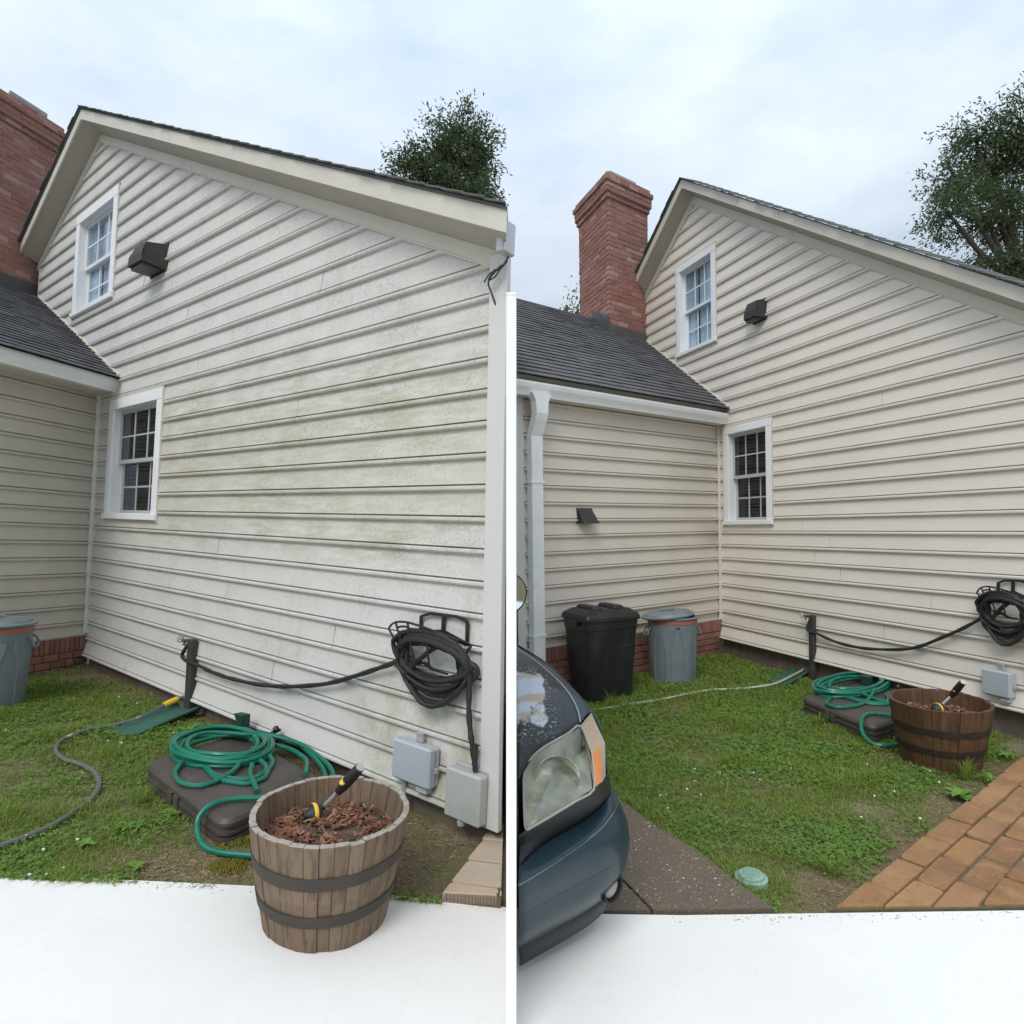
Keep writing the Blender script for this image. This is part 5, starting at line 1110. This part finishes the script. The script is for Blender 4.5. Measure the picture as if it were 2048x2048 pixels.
# ------------------------------------------------------------------ irrigation cover and weeds
t = thing('valve_cover', 'round pale green irrigation cover sunk beside the concrete walk', 'valve cover', 'B', (1.15, 3.185, .0))
MB().lathe([(.085, -.05), (.078, .018), (.068, .02)], 30, 1, 1, True, True).obj('collar', 'valve_green', t, smooth_=True)
lo = MB().lathe([(.062, .0), (.062, .030), (.056, .036), (.0, .037)], 30, 1, 1, True, False).obj('lid', 'valve_green', t, smooth_=True)
for k in range(-3, 4): MB().box(-.045 + abs(k) * .006, .045 - abs(k) * .006, k * .014 - .002, k * .014 + .002, .036, .0395).obj('lid_rib', 'valve_green', lo)

def leafy(s, loc, n, ln, wd, label, m='weed', lean=1.1, group='broad-leaved weeds'):
    t = thing('weed', label, 'weed', s, loc, group=group); rnd = random.Random(hash(label) % 999 + n)
    for k in range(n):
        a = k * 2.399 + rnd.uniform(-.3, .3); L_ = ln * rnd.uniform(.65, 1.1); up = rnd.uniform(.25, 1.) * lean; m_ = MB(); rows = []
        d = Vector((math.cos(a), math.sin(a), 0)); sdv = Vector((-math.sin(a), math.cos(a), 0))
        for i in range(6):
            f = i / 5; w_ = wd * math.sin(min(1, f * .93 + .08) * math.pi) ** .8 * rnd.uniform(.9, 1.1); c_ = d * (L_ * f) + Vector((0, 0, L_ * up * (f - .75 * f * f) + .01))
            rows.append([c_ - sdv * w_ + Vector((0, 0, .12 * w_)), c_ - Vector((0, 0, .10 * w_)), c_ + sdv * w_ + Vector((0, 0, .12 * w_))])
        m_.grid(rows).obj('leaf', m, t, smooth_=True)
leafy('B', (2.80, 4.10, 0), 15, .105, .022, 'bright green broad-leaved weed against the brick path')
leafy('B', (2.29, 4.56, 0), 8, .06, .014, 'small light green weed in the middle of the right lawn')
leafy('B', (2.36, 5.13, 0), 7, .055, .013, 'little weed on the brown patch before the right case')
leafy('B', (3.20, 4.36, 0), 14, .075, .012, 'leafy weed at the foot of the dark brown barrel')
leafy('B', (2.86, 4.52, 0), 13, .075, .012, 'leafy weed left of the dark brown barrel')
leafy('B', (3.62, 4.78, 0), 12, .07, .011, 'weed between the dark brown barrel and the path, rightmost')
leafy('B', (3.52, 7.32, 0), 8, .15, .016, 'tall narrow weed at the lip of the right splash block')
leafy('A', (-2.42, 5.02, 0), 11, .17, .016, 'tall narrow weed at the lip of the left splash block')
leafy('A', (-1.93, 3.42, 0), 14, .065, .016, 'broad-leaved weed patch before the left case')
leafy('A', (-1.80, 3.62, 0), 11, .06, .016, 'broad-leaved weed tucked under the left case')
leafy('A', (-1.66, 3.03, 0), 5, .055, .014, 'small pale weed on bare soil, left foreground')
leafy('A', (-2.02, 3.22, 0), 11, .06, .013, 'weed beside the grey hose, left foreground')

# ------------------------------------------------------------------ lawns
def gnoise(x, y): return .022 * mnoise.noise((x * 1.3, y * 1.3, .3)) - .012
def inpar(x, y, L_, F_, B_, mg=0.):
    e1 = (F_[0] - L_[0], F_[1] - L_[1]); e2 = (B_[0] - L_[0], B_[1] - L_[1]); D = e1[0] * e2[1] - e1[1] * e2[0]; dx, dy = x - L_[0], y - L_[1]
    a = (dx * e2[1] - dy * e2[0]) / D; b = (e1[0] * dy - e1[1] * dx) / D; return -mg < a < 1 + mg and -mg < b < 1 + mg
def wall_d(s, x, y):                  # (distance out from gable, distance out from wing)
    P, g, w = (PA, gA, wA) if s == 'A' else (PB, gB, wB); dx, dy = x - P[0], y - P[1]
    return dx * g[1] - dy * g[0], dx * -w[1] + dy * w[0]
def cover(s, x, y):                   # 0 bare .. 1 full turf, None = blocked
    og, ow = wall_d(s, x, y)
    if og < .03 or ow < .0: return None
    n1_ = mnoise.noise((x * 1.1 + 3, y * 1.1, 0 if s == 'A' else 7)); n2_ = mnoise.noise((x * 4, y * 4, 2.))
    c_ = .74 + n1_ * .75 + n2_ * .65
    if s == 'A':
        if x > -.23 + (y - 2.9) * .27 or inpar(x, y, (-2.20, 4.03), (-1.36, 3.25), (-1.90, 4.70), .01) or inpar(x, y, (-2.93, 4.90), (-2.72, 4.86), (-2.80, 5.60)): return None
        if (x + .705) ** 2 + ((y - 2.765) / 1.12) ** 2 < .26 ** 2: return None
        c_ -= max(0, 1 - og / .35) * .55
        c_ -= 1.0 * math.exp(-(((x + 1.45) / .42) ** 2 + ((y - 3.12) / .26) ** 2)); c_ -= 1.5 * max(0, min(1, (x + 1.0) / .35)) * (y > 2.9)
        c_ -= .5 * math.exp(-(((x + 2.28) / .18) ** 2 + ((y - 3.75) / .22) ** 2))
    else:
        if x < 1.155 - (y - 2.91) * .42 and y < 4.6: return None
        if y < 4.649 + (x - 3.59) * .807 - .02 and x > 1.41: return None
        if y < 2.88: return None
        if inpar(x, y, (2.66, 6.05), (2.84, 5.13), (3.62, 6.68), .01) or (x - 3.115) ** 2 + (y - 4.76) ** 2 < .27 ** 2 or (x - 1.8) ** 2 + (y - 7.36) ** 2 < .24 ** 2 or inpar(x, y, (2.78, 7.05), (2.93, 6.95), (3.40, 7.68)) or (x - 1.15) ** 2 + (y - 3.185) ** 2 < .08 ** 2: return None
        pe_ = (y - 4.649 - (x - 3.59) * .807) / 1.285
        c_ -= .9 * max(0, 1 - pe_ / .30) + .3 * max(0, 1 - og / .3); c_ += .25
        c_ -= .8 * math.exp(-(((x - 1.45) / .22) ** 2 + ((y - 3.08) / .2) ** 2)) + .6 * math.exp(-(((x - 2.2) / .2) ** 2 + ((y - 4.0) / .16) ** 2)) + .5 * math.exp(-(((x - 2.75) / .25) ** 2 + ((y - 4.95) / .2) ** 2))
    return max(0, min(1, c_))
def tri_mesh(name, m, V_, F_, s, kind='stuff', label=None, cat=None):
    me = bpy.data.meshes.new(name); me.from_pydata(V_.tolist(), [], F_); me.update(); me.materials.append(MATS[m])
    o = bpy.data.objects.new(name, me); COL.objects.link(o); place(o, s); return tag(o, label, cat, None, kind)
def lawn(s, xr, yr, n, tall, label):
    X = RNG.uniform(*xr, n); Y = yr[0] + (yr[1] - yr[0]) * RNG.random(n) ** 1.5
    G_, C_, S_ = [], [], []
    for x, y in zip(X, Y):
        if abs(x / y) > 1.05: continue
        c_ = cover(s, x, y)
        if c_ is None: continue
        r_ = random.random(); cl = mnoise.noise((x * 2.1, y * 2.1, 9 if s == 'A' else 12))
        if r_ < c_:
            (C_ if cl + random.uniform(-.55, .45) > .16 else G_).append((x, y, c_))
        elif random.random() < .30: S_.append((x, y, c_))
    def blades(P, m, name, hl_, wd, lab):
        P = np.array(P); k = len(P); th = RNG.uniform(0, 2 * np.pi, k); ln = hl_ * RNG.uniform(.45, 1.25, k) * (.65 + .35 * P[:, 2]); far = np.clip(P[:, 1] / 4.2, .8, 1.7); ln *= 1
        tf = np.array([mnoise.noise((a * 2.4, b * 2.4, 5.)) for a, b in P[:, :2]]); ln *= 1 + np.clip(tf - .15, 0, 1) * 2.2
        lean = RNG.uniform(.25, 1.15, k); w_ = wd * far * RNG.uniform(.7, 1.3, k); z = np.array([gnoise(a, b) for a, b in P[:, :2]]) - .004
        d = np.stack([np.cos(th), np.sin(th), np.zeros(k)], 1); sd_ = np.stack([-np.sin(th), np.cos(th), np.zeros(k)], 1); up = np.array([0, 0, 1.])
        b = np.stack([P[:, 0], P[:, 1], z], 1); L1 = (ln * .55)[:, None]; mid = b + L1 * (d * (lean * .5)[:, None] + up * .85); tip = b + ln[:, None] * (d * lean[:, None] + up * np.clip(1.0 - lean * .55, .25, 1)[:, None])
        W_ = (w_[:, None] * sd_); V_ = np.stack([b - W_, b + W_, mid + W_ * .8, mid - W_ * .8, tip], 1).reshape(-1, 3)
        F_ = []
        for i in range(k): o = 5 * i; F_.append((o, o + 1, o + 2, o + 3)); F_.append((o + 3, o + 2, o + 4))
        return tri_mesh(name, m, V_, F_, s, 'stuff', lab[0], lab[1])
    blades(G_, 'grass', 'grass', tall, .0026, (label[0], 'grass')); 
    if S_: blades(S_, 'straw', 'dry_grass', tall * .7, .0018, (label[1], 'dry grass'))
    # clover: three rounded leaflets on a short stalk
    V_, F_ = [], []
    for x, y, c_ in C_:
        z0 = gnoise(x, y) + random.uniform(.012, .045); r_ = random.uniform(.006, .0115) * (1 if y < 4.5 else 1.25); a0 = random.uniform(0, 2.1); tx, ty = random.uniform(-.5, .5), random.uniform(-.5, .5)
        for j in range(3):
            a = a0 + j * 2.094; ca, sa = math.cos(a), math.sin(a); o = len(V_)
            for (u_, v_) in ((0, 0), (.75, -.55), (1.15, -.3), (1.15, .3), (.75, .55)):
                px, py = r_ * (u_ * ca - v_ * sa), r_ * (u_ * sa + v_ * ca); V_.append((x + px, y + py, z0 + px * tx + py * ty - .12 * abs(u_) * r_))
            F_.append((o, o + 1, o + 2, o + 3, o + 4))
    tri_mesh('clover', 'clover', np.array(V_), F_, s, 'stuff', label[2], 'clover')
    fl = MB(); cand = [p for p in C_ + G_ if p[1] < 6]; random.shuffle(cand)
    for x, y, c_ in cand[:46]:
        if mnoise.noise((x * 1.5, y * 1.5, 21.)) < -.05: continue
        z0 = gnoise(x, y) + random.uniform(.025, .045); r_ = random.uniform(.005, .0085)
        fl.tube([(x, y, 0), (x + .004, y, z0)], .0012, 4, 0)
        fl.lathe([(.0, z0 - r_), (r_ * .8, z0 - r_ * .5), (r_, z0), (r_ * .8, z0 + r_ * .6), (0., z0 + r_)], 7, c=(x + .004, y), cap0=False, cap1=False)
    o = fl.obj('clover_flowers', 'clover_white'); place(o, s); tag(o, label[3], 'clover', None, 'stuff')
lawn('A', (-5.6, -.2), (2.885, 7.2), 215000, .062, ('short green grass of the left lawn', 'dry tan grass on the bare spots of the left lawn', 'clover leaves spread through the left lawn', 'white clover flowers dotting the left lawn'))
lawn('B', (.45, 4.3), (2.885, 8.7), 200000, .066, ('short green grass of the right lawn', 'dry tan grass on the bare spots of the right lawn', 'clover leaves spread through the right lawn', 'white clover flowers dotting the right lawn'))
def tuft(s, loc, n, h, label):
    m_ = MB(); rnd = random.Random(n)
    for i in range(n):
        a = rnd.uniform(0, 6.28); q_ = rnd.random() * .05; b = Vector((q_ * math.cos(a), q_ * math.sin(a), 0)); d = Vector((math.cos(a), math.sin(a), 0)); L_ = h * rnd.uniform(.5, 1.2); sd_ = Vector((-d.y, d.x, 0)) * .002; le = rnd.uniform(.2, .9)
        m1 = b + d * L_ * .3 * le + Vector((0, 0, L_ * .6)); tp = b + d * L_ * le + Vector((0, 0, L_ * (1 - .4 * le))); m_.add([b - sd_, b + sd_, m1 + sd_, m1 - sd_, tp], [(0, 1, 2, 3), (3, 2, 4)])
    solo(m_, 'grass_tuft', 'grass', label, 'grass tuft', s, loc, 0, 'tufts of taller grass')
tuft('B', (1.573, 3.25, -.01), 150, .075, 'dense grass tuft on bare soil beside the brick path')
tuft('B', (3.05, 4.40, -.01), 70, .16, 'long grass blades at the foot of the dark brown barrel')
tuft('B', (.93, 6.28, -.01), 22, .20, 'long grass blades before the black bin')
tuft('B', (2.62, 5.62, -.01), 90, .12, 'tall grass clump at the left end of the right case')
tuft('A', (-2.05, 3.75, -.01), 60, .13, 'tall grass clump in front of the left case')
tuft('A', (-2.30, 4.65, -.01), 110, .13, 'tall grass clump between the splash block and the left case')
# bark litter and needles on the bare strip at the stained house
lt = MB()
for i in range(2600):
    u_ = random.uniform(3.2, 6.0); d_ = random.uniform(.03, .9) ** 1.0; p = at_wall('A', None, u_, d_, 0); x, y = p[0], p[1]
    if y < 2.93 or x > -.23 + (y - 2.9) * .27 or inpar(x, y, (-2.20, 4.03), (-1.36, 3.25), (-1.90, 4.70)): continue
    L_ = random.uniform(.01, .045); w_ = random.choice((.0008, .0012, .003, .005)); a = random.uniform(0, 6.28); c_ = Vector((x, y, gnoise(x, y) + .008)); d = Vector((math.cos(a), math.sin(a), random.uniform(-.15, .15))) * L_ / 2; sd_ = Vector((-math.sin(a), math.cos(a), 0)) * w_
    lt.add([c_ - d - sd_, c_ - d + sd_, c_ + d + sd_, c_ + d - sd_, c_ + Vector((0, 0, .004))], [(0, 1, 4), (1, 2, 4), (2, 3, 4), (3, 0, 4)])
for s_, cx, cy, sx_, sy_, n_ in (('A', -1.35, 3.05, .5, .25, 700),):
    for i in range(n_):
        x, y = random.gauss(cx, sx_ * .5), random.gauss(cy, sy_ * .5)
        if y < 2.93: continue
        L_ = random.uniform(.01, .05); a = random.uniform(0, 6.28); c_ = Vector((x, y, gnoise(x, y) + .008)); d = Vector((math.cos(a), math.sin(a), 0)) * L_ / 2; sd_ = Vector((-math.sin(a), math.cos(a), 0)) * random.choice((.0008, .0015, .003))
        lt.add([c_ - d - sd_, c_ - d + sd_, c_ + d + sd_, c_ + d - sd_, c_ + Vector((0, 0, .004))], [(0, 1, 4), (1, 2, 4), (2, 3, 4), (3, 0, 4)])
solo(lt, 'bark_litter', 'litter', 'brown bark litter and needles on bare soil at the stained house', 'litter', 'A', kind='stuff')
lt = MB()
for i in range(900):
    t_ = random.random(); x, y = 1.41 + 2.2 * t_, 2.894 + 1.77 * t_; d_ = abs(random.gauss(0, .13)) + .02; x, y = x - .628 * d_, y + .778 * d_
    if y < 2.93: continue
    L_ = random.uniform(.008, .035); a = random.uniform(0, 6.28); c_ = Vector((x, y, gnoise(x, y) + .008)); d = Vector((math.cos(a), math.sin(a), 0)) * L_ / 2; sd_ = Vector((-math.sin(a), math.cos(a), 0)) * random.choice((.0008, .0015, .003))
    lt.add([c_ - d - sd_, c_ - d + sd_, c_ + d + sd_, c_ + d - sd_, c_ + Vector((0, 0, .004))], [(0, 1, 4), (1, 2, 4), (2, 3, 4), (3, 0, 4)])
solo(lt, 'bark_litter', 'litter', 'brown litter on the bare soil along the brick path', 'litter', 'B', kind='stuff')
for s_, x, y, lab in (('A', -1.34, 3.34, 'yellow-green moss cushion in front of the left case, nearer the case'), ('A', -1.26, 3.10, 'yellow-green moss cushion beside the weathered barrel'), ('B', 2.72, 5.12, 'yellow-green moss cushion by the green hose loop, right yard')):
    m_ = MB(); rnd = random.Random(int(x * 100))
    for i in range(420):
        q_ = .085 * math.sqrt(rnd.random()); a = rnd.uniform(0, 6.28); px, py = q_ * math.cos(a) * 1.2, q_ * math.sin(a); h = .022 * (1 - (q_ / .09) ** 2) + .006; r_ = rnd.uniform(.003, .006)
        m_.add([(px - r_, py, h - .008), (px + r_ * .5, py + r_, h - .008), (px + r_ * .5, py - r_, h - .008), (px, py, h + .006)], [(0, 1, 3), (1, 2, 3), (2, 0, 3)])
    solo(m_, 'moss', 'moss', lab, 'moss', s_, (x, y, gnoise(x, y) + .002), 0, 'moss cushions')

# ------------------------------------------------------------------ trees behind the houses
def tree(base, lobes, label, nclump, leaf, cat='tree', name='oak_tree', perc=34, seed=1):
    rnd = random.Random(seed); nr = np.random.default_rng(seed); top = max(l[0][2] for l in lobes)
    t = thing(name, label, cat, 'W', base, group='trees behind the roofs'); B_ = Vector(base)
    tr = MB(); c0 = sum((Vector(l[0]) for l in lobes), Vector()) / len(lobes)
    hub = Vector((base[0] + (c0.x - base[0]) * .5, base[1], base[2] + (c0.z - base[2]) * .72)); trk = [Vector((0, 0, 0)), (hub - B_) * .5 + Vector((.1, 0, 0)), hub - B_]
    tr.tube(trk, lambda f: .24 * (1 - .45 * f), 10, 5)
    V_, F_ = [], []; cl = []
    for (c_, r_) in lobes:
        c_ = Vector(c_); r3 = Vector(r_); tr.tube([hub - B_, (hub + c_) / 2 - B_ + Vector((0, 0, -.2)), c_ - B_], lambda f: .10 * (1 - .7 * f), 7, 4)
        k = max(6, int(nclump * r3.x * r3.y * r3.z))
        for i in range(k):
            d = Vector((rnd.gauss(0, 1), rnd.gauss(0, 1), rnd.gauss(0, 1))).normalized(); f = rnd.random() ** .42; p = c_ + Vector((d.x * r3.x, d.y * r3.y, d.z * r3.z)) * f * rnd.uniform(.8, 1.18); cl.append((p, c_))
            if f > .55 and i % 3 == 0: q_ = c_.lerp(p, .25); tr.tube([q_ - B_, q_.lerp(p, .55) - B_ + Vector((rnd.uniform(-.1, .1), 0, -.06)), p - B_], lambda f_: .022 * (1 - .8 * f_), 5, 2)
    tr.obj('trunk', 'bark', t, smooth_=True)
    for p, c_ in cl:
        ax = (p - c_); ax = ax.normalized() if ax.length > 0 else Vector((0, 0, 1)); ax = (ax + Vector((0, 0, -.25))).normalized()
        for j in range(perc):
            q_ = p - B_ + ax * rnd.uniform(-.30, .30) + Vector((rnd.gauss(0, .11), rnd.gauss(0, .11), rnd.gauss(0, .09)))
            d = (ax * .6 + Vector((rnd.gauss(0, .6), rnd.gauss(0, .6), rnd.gauss(0, .6)))).normalized() * leaf * rnd.uniform(.6, 1.25); s_ = d.cross(Vector((rnd.gauss(0, 1), rnd.gauss(0, 1), rnd.gauss(0, 1)))).normalized() * leaf * .16
            o = len(V_); V_ += [tuple(q_), tuple(q_ + d * .5 + s_), tuple(q_ + d), tuple(q_ + d * .5 - s_)]; F_.append((o, o + 1, o + 2, o + 3))
    me = bpy.data.meshes.new('crown'); me.from_pydata(V_, [], F_); me.update(); me.materials.append(MATS['oak_leaf']); o = bpy.data.objects.new('crown', me); COL.objects.link(o); o.parent = t
def pix(x, y, d): return ((x - 1024) / 1300 * d, d, CAM_H - (y - 1060) / 1300 * d)
dA, dB = 17., 15.
def lob(x, y, d, rx, rz, dd=0): return (pix(x, y, d + dd), (rx / 1300 * d, 1.0, rz / 1300 * d))
tree((-1.2, dA, .9), [lob(890, 330, dA, 62, 50), (pix(955, 340, dA + .5), (.6, .9, .95)), lob(825, 335, dA, 46, 34, -.4), lob(935, 396, dA, 66, 40), lob(920, 272, dA, 60, 40, .4), lob(865, 385, dA, 60, 34)], 'leafy oak rising behind the roof of the stained house', 150, .125, perc=52, seed=4)
tree((12.6, dB, 1.6), [lob(1915, 365, dB, 75, 52), lob(1990, 330, dB, 85, 70, .6), lob(1895, 425, dB, 62, 38, -.4), lob(1975, 440, dB, 80, 50), lob(2020, 400, dB, 80, 90, .5), lob(1960, 530, dB, 46, 30, -.3), lob(2030, 525, dB, 60, 55), lob(2060, 260, dB, 110, 70), lob(1950, 275, dB, 70, 40, .5)], 'large willow oak overhanging the roof of the clean house', 75, .115, perc=56, seed=9)
tree((1.2, 15.5, 1.6), [lob(1133, 610, 15.5, 14, 14), lob(1156, 618, 15.5, 10, 12)], 'sparse treetop peeking over the ridge beside the right chimney', 60, .12, perc=16, seed=3)

gr = MB()
for i in range(420):
    x = random.uniform(-2.6, 3.4); y = 2.885 - abs(random.gauss(0, .03)); k = random.uniform(.001, .003); z = cz(x, y) + .001; a = random.uniform(0, 3)
    if -.02 < x < .55: continue
    L_ = k * random.choice((1, 1, 2, 4)); d = Vector((math.cos(a), math.sin(a), 0)) * L_; sd_ = Vector((-math.sin(a), math.cos(a), 0)) * k * .5; c_ = Vector((x, y, z))
    gr.add([c_ - d - sd_, c_ - d + sd_, c_ + d + sd_, c_ + d - sd_, c_ + Vector((0, 0, k * .6))], [(0, 1, 4), (1, 2, 4), (2, 3, 4), (3, 0, 4)])
o = gr.obj('grit', 'litter'); tag(o, 'brown grit and bark crumbs along the edge of the pale concrete', 'grit', None, 'stuff')
